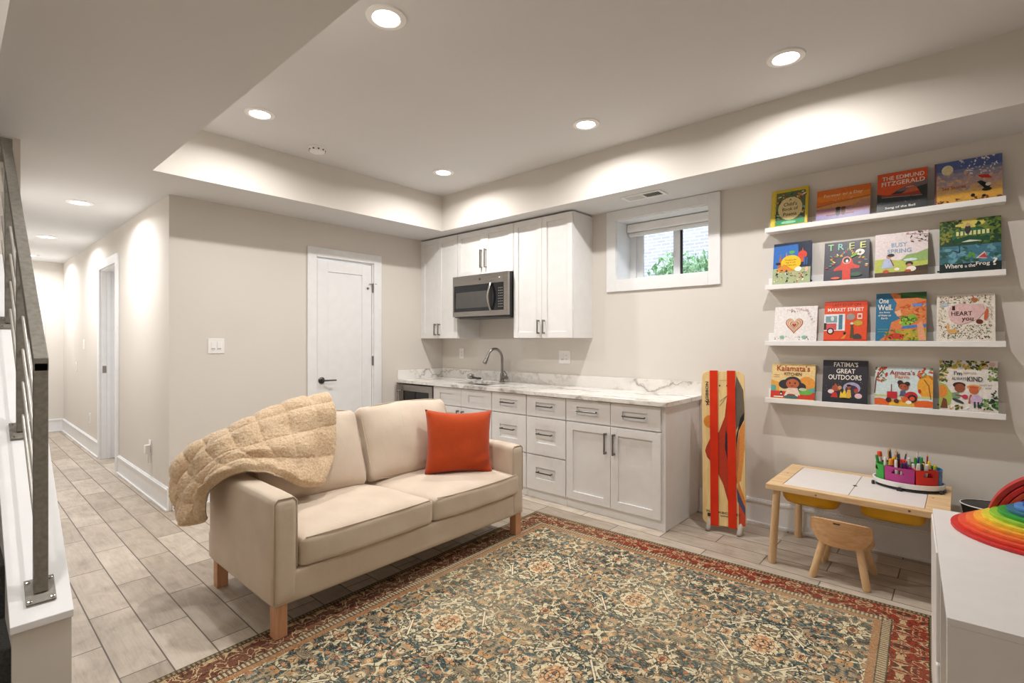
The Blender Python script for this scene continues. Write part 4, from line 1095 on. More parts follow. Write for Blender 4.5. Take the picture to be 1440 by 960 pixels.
COVERS[7] = ('#e6d9da', [('p', [(0, 0), (1, 0), (1, .35), (.7, .42), (.45, .36), (.2, .42), (0, .40)], '#bcc65c'), ('p', [(.5, .36), (.62, .48), (.8, .5), (1, .58), (1, .32), (.6, .30)], '#93b36a'), ('r', 0, 0, 1, .10, '#5a4634'), ('p', [(.6, .1), (1, .1), (1, .22), (.75, .2)], '#4a3a2c'),
    ('t', 'BUSY', .47, .72, .30, .10, '#7fa3c2'), ('t', 'SPRING', .47, .58, .46, .10, '#7fa3c2'), ('s', 26, 3, .6, .75, 1, 1, .03, ['#3b342e', '#6b5a4c', '#d9a7a0']), ('l', [(.6, .95), (1, .9)], .01, '#3b342e'), ('l', [(.75, .85), (1, .74)], .01, '#3b342e'),
    ('c', .68, .36, .13, .03, '#d9e6ea'), ('p', [(.12, .2), (.36, .2), (.30, .42), (.2, .42)], '#b9c4e4'), ('c', .27, .46, .05, .045, '#c98a6a'), ('c', .31, .49, .07, .035, K), ('l', [(.3, .4), (.37, .24)], .02, '#8a3a2c'), ('c', .22, .12, .06, .04, '#c4553a'),
    ('c', .66, .27, .07, .05, '#3a2a22'), ('c', .66, .22, .05, .05, '#c98a6a'), ('c', .70, .15, .09, .06, Wt), ('c', .64, .11, .06, .03, '#c4553a'), ('c', .43, .16, .05, .035, Wt)])
COVERS[8] = ('#2c4a38', [('r', 0, .66, 1, 1, '#6b7f3a'), ('c', .48, .93, .28, .10, '#d9c96a'), ('s', 90, 5, 0, .55, .36, 1, .05, ['#1f3a24', '#3f5f2a', '#2a4a2c', '#8a8a34']), ('s', 80, 6, .62, .5, 1, 1, .05, ['#2a4a22', '#4f6f2c', '#7c8c3a', '#1f3a24']), ('r', 0, .12, 1, .5, '#47788c'), ('s', 60, 7, 0, .1, 1, .5, .07, ['#5b93a6', '#3a6a74', '#2f5a4c', '#6ba0ac']), ('r', 0, 0, 1, .16, '#1c2b2c'),
    ('p', [(.22, .66), (.3, .78), (.5, .83), (.72, .80), (.84, .68), (.84, .62), (.7, .70), (.5, .73), (.32, .69), (.22, .6)], '#2e6a4a'), ('p', [(.26, .58), (.4, .63), (.6, .63), (.8, .58), (.6, .56), (.42, .56)], '#d9e0c8'), ('p', [(.26, .54), (.5, .60), (.82, .55), (.82, .62), (.5, .68), (.24, .62)], '#1f5238')]
    + [('r', .28 + .07 * i, .69, .325 + .07 * i, .77, '#dcdc9a') for i in range(8)] + [('c', .47, .80, .05, .09, '#33383a'), ('c', .47, .89, .035, .035, '#c9a07a'), ('p', [(.6, .24), (.78, .22), (.74, .36)], '#d8d2ce'), ('p', [(.64, .25), (.78, .23), (.74, .33)], '#c7404a'), ('s', 14, 2, .44, .24, .58, .34, .03, ['#5f9a3a']), ('l', [(.2, .42), (.34, .36), (.33, .5)], .012, '#16261e'),
    ('t', 'Where', .24, .115, .30, .085, Wt), ('t', 'is', .44, .10, .035, .05, Wt), ('t', 'the', .535, .11, .11, .065, Wt), ('t', 'Frog', .71, .125, .22, .09, Wt), ('t', '?', .90, .155, .075, .14, Wt)])
def heart(cx, cy, s, c, sy=1.25):
    P = []
    for k in range(28):
        a = 2 * PI * k / 28; P.append((cx + s * math.sin(a) ** 3, cy + s * sy * (.81 * math.cos(a) - .31 * math.cos(2 * a) - .12 * math.cos(3 * a) - .05 * math.cos(4 * a))))
    return ('p', P[::-1], c)
COVERS[9] = ('#e9e4e1', [heart(.48, .46, .205, '#a4372f'), heart(.48, .47, .185, '#dcb391'), heart(.48, .47, .15, '#a88d6c'), heart(.48, .47, .135, '#e2b9a0'), heart(.48, .46, .10, '#3c4a40'), heart(.48, .46, .085, '#d8b08c'), heart(.48, .45, .05, '#b3303a')]
    + [('t', ch, .30 + .056 * i, .93 - .05 * abs(i - 4) / 4, .045, .06, '#cfa0a0') for i, ch in enumerate('THE WORLD')] + [('t', ch, .78 + .035 * i, .86 - .085 * i, .05, .06, '#bda0a8', -1.0) for i, ch in enumerate('HEART')]
    + [('s', 30, 5, .03, .02, .97, .12, .016, ['#3a3a3a', '#d9988a', '#7bb0a2', '#c9c48a']), ('c', .20, .10, .055, .045, '#7fb8a6'), ('c', .72, .10, .055, .045, '#7fb8a6'), ('s', 9, 8, .4, .83, .62, .87, .015, [K, '#b08080'])])
COVERS[10] = ('#e2502a', [('r', 0, .9, 1, 1, '#d03f22'), ('t', 'LAST STOP ON', .52, .91, .66, .075, '#7a2a16'), ('t', 'MARKET STREET', .5, .79, .84, .09, Wt), ('r', .0, .25, .50, .68, '#e4e6ea'), ('r', .04, .46, .31, .63, '#7fa0a6'), ('r', .0, .27, .30, .44, '#cf5a5f'), ('r', .35, .28, .44, .66, '#4f8096'), ('c', .20, .56, .04, .06, '#d9e2e2'), ('r', 0, .28, .06, .45, '#33302c'),
    ('c', .16, .24, .085, .085, K), ('c', .16, .24, .055, .055, '#d8d6d2'), ('c', .63, .60, .10, .085, '#9b948c'), ('c', .80, .44, .10, .07, '#c2a43a'), ('r', .78, .54, .89, .68, '#f0dcd4'), ('r', .80, .57, .87, .65, '#c7503a'), ('p', [(.62, .06), (.72, .06), (.70, .34), (.64, .34)], '#5a4a2c'), ('c', .66, .38, .035, .045, '#6b3a24'), ('c', .66, .43, .04, .03, '#d8d2c4'), ('c', .79, .08, .10, .09, '#4a4442'), ('c', .5, .18, .035, .035, K), ('p', [(.4, .04), (.56, .2), (.5, .04)], '#e88a3a'), ('r', 0, .0, 1, .03, '#d03f22')])
COVERS[11] = ('#2f7398', [('p', [(.28, 1), (1, 1), (1, 0), (.08, 0), (.18, .08), (.28, .2), (.32, .38), (.5, .46), (.38, .58), (.42, .78)], '#d9804c'), ('r', .5, .88, 1, 1, '#2f5a34'), ('p', [(.4, .98), (1, .84), (1, .9), (.6, 1)], '#3f6b2e'), ('p', [(.5, .7), (1, .82), (1, .74), (.55, .66)], '#c75a2c'), ('r', .72, .70, 1, .76, '#5b8fd0'), ('s', 60, 4, .5, .42, 1, .74, .04, ['#c9642f', '#e09a4a', '#d8803a', '#b5502c']), ('c', .66, .42, .17, .09, '#8ab53a', .6), ('s', 40, 8, .5, .34, .82, .5, .035, ['#5a8a2c', '#b5cf3a', '#2f5a34']), ('p', [(.5, .24), (1, .28), (1, .34), (.56, .3)], '#3f7fc4'), ('r', .4, .0, 1, .2, '#b5a83a'), ('s', 60, 9, .2, .0, 1, .22, .04, ['#7fa83a', '#c9a83a', '#5a7a2c', '#c7502c']), ('p', [(.82, .34), (.92, .4), (1, .0), (.86, .0)], '#e2a07a'), ('c', .42, .09, .16, .06, '#c7402c'), ('s', 16, 1, .28, .04, .56, .12, .03, [K, '#c7402c']),
    ('p', [(.38, .60), (.5, .64), (.52, .52), (.44, .50)], '#e8b490'), ('t', 'One', .16, .84, .20, .11, Wt), ('t', 'Well.', .19, .70, .30, .12, Wt), ('t', 'the Story', .18, .59, .22, .04, Wt), ('t', 'of Water on', .18, .53, .26, .04, Wt), ('t', 'Earth', .18, .47, .13, .04, Wt), ('r', .04, .23, .26, .24, '#6fae9a'), ('r', .04, .18, .26, .19, '#6fae9a')])
COVERS[12] = ('#e6ddd2', [('s', 260, 3, .05, .04, .95, .34, .016, ['#7a8f5a', '#3f5a3a', '#a3b07a', '#8a4a3a', '#5a4a3a']), ('s', 160, 4, .05, .80, .93, .96, .016, ['#8a8f5a', '#4f5a3a', '#b0a07a', '#a04a3a']), ('s', 70, 5, .04, .34, .16, .82, .014, ['#9aa07a', '#c9c29a']), ('s', 60, 6, .86, .34, .95, .8, .014, ['#9aa07a', '#c9a29a']),
    ('p', [(.2, .62), (.26, .76), (.45, .80), (.62, .77), (.8, .78), (.84, .62), (.72, .46), (.55, .38), (.38, .33), (.24, .44)], '#ddb9b6'), ('c', .66, .87, .055, .045, '#a8683a'), ('c', .14, .78, .07, .03, '#a9c0dc'), ('c', .85, .55, .03, .13, '#d0633a', -.15), ('c', .74, .40, .06, .05, '#6b3020'), ('c', .28, .20, .09, .045, '#dba860'), ('c', .20, .30, .02, .08, '#dba860'),
    ('t', 'I', .30, .70, .05, .09, '#3a2226'), ('t', 'HEART', .44, .58, .36, .09, '#3a2226'), ('t', 'you', .54, .44, .20, .10, '#3a2226')])
COVERS[13] = ('#e4c88a', [('r', 0, .0, 1, .2, '#cf3a2a'), ('p', [(0, .2), (.2, .2), (.2, .45), (0, .52)], '#e0a03c'), ('c', .82, .42, .19, .22, '#e0963a'), ('r', 0, .2, .12, .36, '#5aa6a0'), ('p', [(.7, .2), (1, .2), (1, .34), (.85, .28)], '#5aa6a0'), ('c', .78, .19, .18, .07, '#6ab04a'), ('c', .50, .44, .20, .19, '#2f2a30'), ('c', .32, .40, .14, .13, '#2f2a30'), ('c', .68, .34, .13, .12, '#2f2a30'), ('c', .50, .42, .15, .14, '#b5603a'), ('c', .44, .44, .02, .025, K), ('c', .56, .44, .02, .025, K), ('c', .50, .36, .04, .012, '#7a2a1c'), ('p', [(.33, .1), (.69, .1), (.62, .30), (.40, .30)], '#e6cdbb'), ('c', .48, .08, .16, .05, '#e9e2d6'), ('c', .48, .04, .16, .06, '#3f6a70'), ('c', .48, .10, .10, .03, '#8a4a2a'), ('c', .74, .27, .09, .045, '#b9c9a0'), ('c', .25, .14, .03, .07, K), ('c', .25, .12, .018, .025, Wt), ('r', .08, .02, .3, .05, Wt),
    ('t', "Kalamata's", .5, .87, .76, .17, '#a8402c'), ('t', 'KITCHEN', .5, .70, .40, .09, '#5a2a24'), ('r', .05, .66, .2, .672, '#b5806a'), ('r', .05, .60, .2, .612, '#b5806a')])
COVERS[14] = ('#33313a', [('t', "FATIMA'S", .52, .90, .54, .11, Wt), ('t', 'GREAT', .52, .74, .42, .11, Wt), ('t', 'OUTDOORS', .5, .59, .74, .12, Wt), ('r', 0, 0, 1, .12, '#2a3034'), ('c', .66, .34, .19, .14, '#a9a4c4'), ('c', .66, .30, .14, .11, '#3f3a48'), ('p', [(.15, .2), (.3, .44), (.42, .28)], '#b5503a'), ('p', [(.4, .1), (.63, .1), (.58, .26), (.54, .20), (.51, .32), (.46, .2), (.42, .26)], '#efc93a'), ('c', .2, .24, .07, .05, '#e6cfd0'), ('c', .28, .34, .05, .045, '#a5583a'), ('p', [(.2, .1), (.36, .1), (.33, .22), (.24, .22)], '#c7302c'), ('c', .40, .34, .045, .045, '#c9986a'), ('c', .60, .36, .045, .045, '#a5583a'), ('c', .60, .40, .05, .025, K), ('p', [(.54, .12), (.66, .12), (.64, .30), (.57, .30)], '#e0b04a'), ('c', .76, .27, .045, .045, '#a5583a'), ('c', .76, .31, .05, .02, '#c7302c'), ('c', .81, .16, .08, .06, '#e6c0c8'), ('c', .51, .08, .12, .025, K), ('s', 24, 4, .05, .15, .95, .5, .006, ['#d8d6dd'])])
COVERS[15] = ('#cfdfe0', [('r', 0, 0, 1, .16, '#e0a03c'), ('c', .92, .52, .18, .30, '#e9a63a'), ('c', .08, .06, .19, .12, '#e0642a'), ('c', .88, .06, .20, .11, '#e0642a'), ('c', .48, .05, .22, .06, '#e9b43a'), ('r', 0, .22, 1, .27, '#c9c98a'), ('s', 30, 3, .0, .62, .22, 1, .035, ['#c7402c', '#7a9a4a', '#b5352a', '#8a5a3a']), ('s', 26, 4, .76, .72, 1, 1, .035, ['#c7402c', '#7a9a4a', '#d8662c']), ('l', [(0, .3), (.02, .7), (.14, .92)], .02, '#6b3f2c'), ('l', [(.97, .2), (.93, .55), (.85, .7)], .015, '#8a4a2c'),
    ('c', .45, .60, .05, .06, '#3a2420'), ('c', .57, .57, .05, .06, '#3a2420'), ('c', .50, .52, .085, .085, '#3a2420'), ('c', .50, .49, .07, .08, '#a5583a'), ('c', .47, .5, .008, .015, K), ('c', .53, .5, .008, .015, K), ('p', [(.44, .25), (.56, .25), (.54, .40), (.46, .40)], '#5a5a78'), ('c', .56, .46, .03, .06, '#a5583a', -.4), ('r', .22, .18, .40, .36, '#c22a34'), ('c', .64, .26, .11, .12, '#c22a34'), ('c', .66, .20, .08, .10, '#3a2a28'), ('c', .66, .20, .045, .055, '#d8553a'), ('c', .25, .14, .05, .06, '#3a2a28'), ('c', .39, .12, .045, .055, '#5a2a28'), ('r', .29, .36, .305, .55, '#8a2a30'), ('c', .60, .10, .05, .05, Wt), ('c', .78, .40, .025, .05, '#c7302c'), ('p', [(.5, .1), (.62, .16), (.56, .24), (.46, .22)], '#d8662c'),
    ('t', "Amara's", .48, .86, .44, .12, '#a8352a'), ('t', 'Farm', .48, .75, .25, .09, '#d8662c')])
COVERS[16] = ('#e2dcd6', [('p', [(0, 0), (.2, .1), (.24, .3), (.12, .5), (0, .55)], '#a3b85a'), ('c', .05, .36, .10, .13, '#dc8a3a'), ('s', 70, 3, 0, .84, .85, 1, .045, ['#3f5a2c', '#c9a23a', '#24331f', '#8a9a3a', '#d9b04a']), ('s', 40, 4, 0, .55, .14, .9, .04, ['#3f5a2c', '#6b7f3a', '#c9a23a']), ('s', 30, 5, .86, .6, 1, .86, .04, ['#4f6a3a', '#8a9a5a']), ('s', 50, 6, .68, .04, 1, .24, .045, ['#2f5a38', '#5a8a4a', '#8aa86a', '#24402c']), ('s', 16, 7, .9, .2, 1, .42, .03, [K, '#3f5a3a']), ('c', .91, .93, .05, .04, '#d9b0a0'),
    ('p', [(.02, .02), (.15, .02), (.13, .2), (.07, .23)], '#7a4630'), ('s', 12, 8, .2, .02, .5, .09, .04, [Wt, '#c9a23a', '#3f5a2c'])]
    + [('c', .35, .50, .11, .06, '#3a2420'), ('c', .36, .44, .09, .09, '#94523a'), ('p', [(.24, .22), (.36, .24), (.34, .36), (.22, .34)], '#7a9a7a'), ('l', [(.28, .3), (.44, .28)], .03, '#94523a'), ('c', .33, .18, .11, .03, '#3a4448', -.4), ('c', .60, .47, .12, .05, '#e0a25a'), ('c', .60, .41, .08, .08, '#c9683f'), ('c', .60, .47, .09, .02, '#c75a3a'), ('l', [(.55, .32), (.52, .14)], .035, '#b5603a'), ('c', .45, .27, .05, .045, '#c7355a'), ('c', .64, .22, .10, .10, '#c9b0d0'), ('r', .60, .06, .63, .18, '#33403c'), ('r', .66, .06, .69, .18, '#33403c')]
    + [('t', "I'm", .33, .74, .14, .085, '#2a2a2c'), ('t', '(almost)', .53, .75, .22, .06, '#b9a07a'), ('t', 'ALWAYS', .35, .63, .26, .06, '#3a4a3c'), ('t', 'KIND', .62, .63, .26, .095, '#2a2a2c'), ('t', 'but it is hard', .80, .52, .20, .03, '#6b6a66'), ('t', 'to be', .84, .46, .10, .03, '#6b6a66'), ('r', .66, .028, .9, .036, '#d09090')])
BOOKS = [ # x0, x1, w?, height, thickness
 (1, -1.018, -.786, .290, .022), (2, -.735, -.435, .238, .014), (3, -.399, -.152, .276, .014), (4, -.120, .172, .279, .016),
 (5, -1.004, -.769, .314, .014), (6, -.690, -.440, .282, .018), (7, -.410, -.150, .298, .014), (8, -.097, .168, .332, .016),
 (9, -.996, -.732, .261, .016), (10, -.690, -.452, .281, .014), (11, -.406, -.157, .319, .012), (12, -.110, .143, .293, .016),
 (13, -1.016, -.744, .262, .014), (14, -.699, -.449, .293, .014), (15, -.411, -.127, .259, .012), (16, -.098, .154, .307, .016)]
LB = {1: 'small yellow-bordered picture book with oval title panel, first on the top ledge', 2: 'wide orange sunset picture book with two seated figures on the top ledge', 3: 'orange and dark grey picture book showing a red ship', 4: 'dusky sky picture book with red kite and moon, last on the top ledge',
      5: 'blue picture book with a large yellow sun and crowd, first on the second ledge', 6: 'dark grey picture book with a red tree on the second ledge', 7: 'pale picture book of two children gardening in spring', 8: 'dark green picture book with an arched garden bridge over a pond',
      9: 'white picture book with one large nested heart, first on the third ledge', 10: 'bright orange picture book with a white bus', 11: 'blue picture book with an orange and green patchwork landscape', 12: 'cream picture book with pink centre and tiny leaves and animals',
      13: 'tan picture book with a girl cooking over a bowl, first on the lowest ledge', 14: 'black picture book with white capital title and a campfire scene', 15: 'pale blue picture book with a red tractor and pumpkins', 16: 'white leafy picture book with two children, last on the lowest ledge'}
SH = [2.1475, 1.743, 1.346, .9435]
for r, zt in enumerate(SH):
    nm = ['topmost of the four white picture ledges, just under the soffit', 'second white picture ledge from the top', 'third white picture ledge from the top', 'lowest of the four white picture ledges, above the play table'][r]
    t = thing('picture_ledge', nm, 'wall shelf', (-.43, WA - .05, zt - .033), 0, 'white picture ledges')
    x0, x1 = -1.044, .184
    mb = MB().box(x0, x1, 3.892, WA - .001, zt - .031, zt - .016); part('ledge_board', mb, M_WHITEPL, t, .001)
    mb = MB().box(x0, x1, 3.878, 3.892, zt - .033, zt); part('front_lip', mb, M_WHITEPL, t, .0015)
    mb = MB().box(x0, x1, WA - .014, WA - .001, zt - .016, zt + .055); part('back_strip', mb, M_WHITEPL, t, .001)
    mb = MB()
    for q in (-.37, .30): mb.lathe([(.006, 0), (.005, .002)], 12, M=Mt((x0 + .6 + q * 1.0 + .04, WA - .014, zt + .02), rx=PI / 2))
    part('screw', mb, M_DKNICKEL, t)
for (i, x0, x1, h, th) in BOOKS:
    zt = SH[(i - 1) // 4] - .0145
    W = x1 - x0; yb = 3.905; yt = WA - .0185 if h > .1 else 0
    lean = math.asin(min(.9, (3.962 - yb) / h)) if h < .5 else 0
    bc, sh = COVERS[i]
    M = Matrix.Translation((x0, yb, zt)) @ Matrix.Rotation(PI / 2 - lean, 4, 'X')   # local x right, y up, z toward the viewer
    M = M @ Matrix.Translation((0, 0.001, 0))
    t = thing('picture_book', LB[i], 'book', ((x0 + x1) / 2, yb, zt), 0, 'picture books on the ledges')
    mb = MB()
    mb.box(0, W, 0, h, -.0018, 0, M=M, col=bc).box(0, W, 0, h, -th, -th + .0018, M=M, col=bc).box(0, .002, 0, h, -th + .0018, -.0018, M=M, col=bc)
    paint(mb, W, h - .017, sh, M @ Matrix.Translation((0, .017, 0)))
    part('cover', mb, M_PRINT, t)
    mb = MB().box(.002, W - .004, .003, h - .003, -th + .0018, -.0018, M=M); part('pages', mb, M_PAGES, t)

# ------------------------------------------------------------------ balance board
def board():
    Wd, Ht, T = .285, 1.085, .016
    p0 = Vector((-1.383, 3.605, .045)); rz = R(9)
    lean = R(4.2)
    M = Matrix.Translation(p0) @ Matrix.Rotation(rz, 4, 'Z') @ Matrix.Rotation(R(-1.2), 4, 'Y') @ Matrix.Rotation(PI / 2 - lean, 4, 'X')
    t = thing('balance_board', 'wooden balance board with two red straps leaning upright between counter and play table', 'balance board', (-1.25, 3.63, 0))
    r = .045; pts = []
    for (cx, cy, a0) in ((Wd - r, r, -90), (Wd - r, Ht - r, 0), (r, Ht - r, 90), (r, r, 180)):
        for k in range(7): a = R(a0 + 15 * k); pts.append((cx + r * math.cos(a), cy + r * math.sin(a)))
    mb = MB().prism(pts, -T, 0, M=M); d = part('deck', mb, M_BOARDW, t, .002)
    sh = [('p', [(.82, .97), (.97, .88), (.985, .80), (.99, .72), (.80, .62), (.78, .86)], '#6b6258'), ('p', [(.99, .74), (.985, .69), (.86, .62), (.8, .5), (.8, .58), (.9, .70)], '#1c1c22'), ('p', [(.99, .68), (.985, .50), (.90, .30), (.80, .28), (.80, .50), (.88, .63)], '#e0924a'), ('p', [(.88, .62), (.80, .5), (.80, .34), (.86, .40)], '#c9784a'),
          ('c', .19, .665, .15, .042, '#d98632'), ('p', [(.60, .84), (.54, .70), (.40, .60), (.20, .56), (.10, .50), (.07, .47), (.12, .43), (.26, .39), (.36, .34), (.50, .26), (.62, .14), (.74, .10), (.80, .3), (.72, .66)], '#b5371f'), ('p', [(.56, .62), (.66, .54), (.74, .40), (.72, .28), (.62, .40), (.54, .5)], '#2a2630'),
          ('p', [(.84, .24), (.99, .14), (.985, .02), (.84, .02)], '#c74a32'), ('p', [(.80, .26), (.99, .13), (.985, .09), (.82, .17)], '#4a5070'), ('p', [(.84, .30), (.99, .18), (.985, .14), (.83, .24)], '#d9853a'),
          ('l', [(.43, .80), (.60, .84)], .008, '#3a3028'), ('l', [(.43, .77), (.60, .84)], .008, '#3a3028'),
          ('t', 'GIBBON', .125, .868, .46, .019, '#1d1b1b', PI / 2), ('l', [(.08, .802), (.13, .792), (.18, .797)], .022, '#1d1b1b'), ('l', [(.12, .80), (.14, .782), (.11, .774)], .022, '#1d1b1b'), ('l', [(.14, .784), (.17, .776)], .02, '#1d1b1b'), ('c', .155, .805, .018, .005, '#1d1b1b'), ('t', 'SLACKBOARD', .48, .085, .78, .013, '#1d1b1b'), ('r', .42, .062, .80, .066, '#1d1b1b'), ('r', .12, .05, .20, .072, '#3a3028'),
          ('c', .43, .905, .018, .005, '#3a3028'), ('c', .60, .905, .018, .005, '#3a3028'), ('l', [(.42, .94), (.62, .94)], .008, '#b58a52')]
    # clip text sizes are relative to board size
    mb = MB(); paint(mb, Wd, Ht, sh, M, z0=.0006, dz=.00015)
    part('printed_artwork', mb, M_PRINT, d)
    red = m_fabric('red_webbing', '#c42a10', '#de3a1a', 300, .2, big=False)
    for xs_ in (.055, .172):
        mb = MB().box(xs_, xs_ + .054, -.004, Ht + .004, .004, .008, M=M).box(xs_, xs_ + .054, -.004, Ht + .004, -T - .008, -T - .005, M=M).box(xs_, xs_ + .054, Ht + .001, Ht + .004, -T - .008, .008, M=M).box(xs_, xs_ + .054, -.004, -.001, -T - .008, .008, M=M)
        part('strap', mb, red, t, .001)
    for fx_ in (.045, Wd - .035):
        b = M @ Vector((fx_, .01, -.004))
        mb = MB().tube([(b.x, b.y + .012, b.z + .025), (b.x - .004, b.y - .012, .018), (b.x - .006, b.y - .022, .003)], [.016, .018, .014], 12); part('foot', mb, plain('grey_rubber', '#b4aca2', .7), t, smooth=True)
board()

# ------------------------------------------------------------------ play table
tx0, tx1, ty0, ty1, tz = -.885, -.040, 3.300, 3.945, .487
t = thing('play_table', 'low pine children table with two white insert panels along the wall', 'table', (-.46, 3.62, 0))
mb = MB(); f = .052
mb.box(tx0, tx1, ty0, ty0 + f, tz - .035, tz).box(tx0, tx1, ty1 - f, ty1, tz - .035, tz)
mb.box(tx0, tx0 + .082, ty0 + f, ty1 - f, tz - .035, tz).box(tx1 - .10, tx1, ty0 + f, ty1 - f, tz - .035, tz)
part('table_frame', mb, M_PINE, t, .004, 3)
ix0, ix1, im = tx0 + .084, tx1 - .102, -.472
for a, b in ((ix0, im - .0015), (im + .0015, ix1)):
    mb = MB().box(a, b, ty0 + f + .002, ty1 - f - .002, tz - .012, tz - .002); part('insert_panel', mb, plain('white_laminate', '#e3dedb', .35, var=.01), t, .001)
mb = MB().lathe([(.011, 0), (.011, .002)], 20, M=Mt((im, 3.60, tz - .0025))); part('finger_hole', mb, M_GAP, t)
mb = MB()
for (x, z, s) in ((-.20, tz - .016, 1), (-.62, tz - .02, .8)): mb.lathe([(.006 * s, 0), (.005 * s, .0006)], 12, M=Mt((x, ty0, z), rx=PI / 2))
for (x, y) in ((tx1 - .075, ty0 + .30), (tx1 - .03, ty0 + .42), (tx0 + .04, ty0 + .35)): mb.lathe([(.006, 0), (.005, .0006)], 12, M=Mt((x, y, tz)))
part('wood_knots', mb, plain('knot_brown', '#8a5a34', .6), t)
for (x, y, dx, dy) in ((tx0 + .052, ty0 + .045, -.028, .0), (tx0 + .058, ty1 - .06, -.012, .012), (tx1 - .06, ty0 + .05, .02, 0), (tx1 - .06, ty1 - .06, .02, .012)):
    mb = MB().tube([(x, y, tz - .034), (x + dx * .96, y + dy, .012), (x + dx, y + dy, 0)], [.0205, .0225, .019], 20); part('leg', mb, M_PINEV, t, smooth='angle')
M_YB = plain('mustard_plastic', '#d9a51c', .4, var=.03)
def yellow_bin(x0, x1, lb):
    mb = MB(); y0, y1 = ty0 + .04, ty1 - .07; zt, zb = tz - .037, tz - .115
    n = 7
    def ring(k, inset, z):
        r = .05; pts = []
        for cx, cy, a0 in ((x1 - inset - r, y0 + inset + r, -90), (x1 - inset - r, y1 - inset - r, 0), (x0 + inset + r, y1 - inset - r, 90), (x0 + inset + r, y0 + inset + r, 180)):
            for q in range(5): a = R(a0 + 22.5 * q); pts.append((cx + r * math.cos(a), cy + r * math.sin(a), z))
        return pts
    rings = [ring(0, -.004, zt), ring(1, 0, zt - .006), ring(2, .006, zb + .035), ring(3, .018, zb + .012), ring(4, .045, zb)]
    ins = [ring(5, .048, zb + .003), ring(6, .010, zb + .036), ring(7, .003, zt)]
    allr = rings + ins; m = len(rings[0]); vs = [p for r_ in allr for p in r_]; fs = []
    for i in range(len(allr) - 1):
        for k in range(m): fs.append((i * m + k, i * m + (k + 1) % m, (i + 1) * m + (k + 1) % m, (i + 1) * m + k))
    fs.append(tuple(range(4 * m, 5 * m))); fs.append(tuple(range(5 * m, 6 * m)))
    # last ring joins first
    L_ = len(allr) - 1
    for k in range(m): fs.append((L_ * m + k, L_ * m + (k + 1) % m, (k + 1) % m, k))
    # keep only one floor pair
    mb.add(vs, fs); solo('storage_bin', mb, M_YB, lb, 'bin', 'yellow bins under the play table', smooth='angle')
yellow_bin(-.815, -.515, 'mustard yellow plastic bin hanging under the left half of the play table')
yellow_bin(-.430, -.130, 'mustard yellow plastic bin hanging under the right half of the play table')

# ------------------------------------------------------------------ stool
t = thing('child_stool', 'small light wood child stool with curved backrest in front of the play table', 'stool', (-.50, 3.43, 0), 0)
sc = (-.502, 3.445)
pts = [(.140 * math.copysign(abs(math.cos(a)) ** .75, math.cos(a)), .132 * math.copysign(abs(math.sin(a)) ** .75, math.sin(a))) for a in [2 * PI * k / 40 for k in range(40)]]
mb = MB().prism([(sc[0] + x, sc[1] + y) for x, y in pts], .196, .217); part('seat', mb, M_STOOL, t, .005, 3)
# curved back panel, half-moon outline, bends round the rear of the seat
mb = MB(); n = 24; vs = []; fs = []
for side in (0, 1):
    for i in range(n + 1):
        u = -1 + 2 * i / n
        x = sc[0] - .002 + .148 * u; yb_ = 3.292 + .045 * u * u
        top = .352 - .016 * u * u - (.008 * max(0, abs(u) - .93) / .07)
        bot = .197 + .075 * (abs(u) ** 4.5)
        for j in range(6):
            z = bot + (max(top, bot + .002) - bot) * j / 5
            vs.append((x, yb_ - .02 * (z - .21) / .15 + side * .014, z))
m = (n + 1) * 6
for s in (0, 1):
    for i in range(n):
        for j in range(5): a = s * m + i * 6 + j; fs.append((a, a + 6, a + 7, a + 1))
for i in range(n): fs += [(i * 6, i * 6 + 6, m + i * 6 + 6, m + i * 6), (i * 6 + 5, i * 6 + 11, m + i * 6 + 11, m + i * 6 + 5)]
for j in range(5): fs += [(j, j + 1, m + j + 1, m + j), (n * 6 + j, n * 6 + j + 1, m + n * 6 + j + 1, m + n * 6 + j)]
mb.add(vs, fs); bk = part('backrest', mb, M_STOOL, t, .002, smooth=True)
mb = MB().box(-.532, -.500, 3.2725, 3.276, .332, .338); part('brand_mark', mb, plain('burnt_mark', '#3a2a1c', .7), bk)
for (x, y, fx_, fy_) in ((-.590, 3.345, -.636, 3.300), (-.420, 3.345, -.380, 3.296), (-.580, 3.50, -.625, 3.565), (-.425, 3.50, -.378, 3.568)):
    mb = MB().tube([(x, y, .210), (fx_, fy_, .010), (fx_, fy_, 0)], [.0195, .0195, .015], 18); part('leg', mb, M_STOOLV, t, smooth='angle')

# ------------------------------------------------------------------ art caddy
CX, CY, cz = -.235, 3.775, tz - .002
RXx, RYy = .168, .128
t = thing('art_caddy', 'round white craft caddy tray on the play table holding colourful cups', 'caddy', (CX, CY, cz))
D = Matrix.Diagonal((RXx, RYy, 1, 1))
mb = MB().lathe([(.90, .0005), (.98, .004), (.98, .012), (.6, .014)], 48, M=Mt((CX + .008, CY, cz)) @ D); part('turntable', mb, M_BLACK, t, smooth='angle')
mb = MB().lathe([(.90, .014), (.98, .018), (1.02, .046), (.97, .046), (.93, .028), (.3, .026)], 48, M=Mt((CX, CY, cz)) @ D); part('tray', mb, M_WHITEPL, t, smooth='angle')
mb = MB()
for a in (-100, -28, 40, 200): mb.lathe([(.014, 0), (.014, .012)], 16, M=Mt((CX + RXx * 1.0 * math.cos(R(a)), CY + RYy * 1.0 * math.sin(R(a)), cz + .008), rz=R(a), ry=PI / 2))
part('roller', mb, M_BLACK, t, smooth='angle')
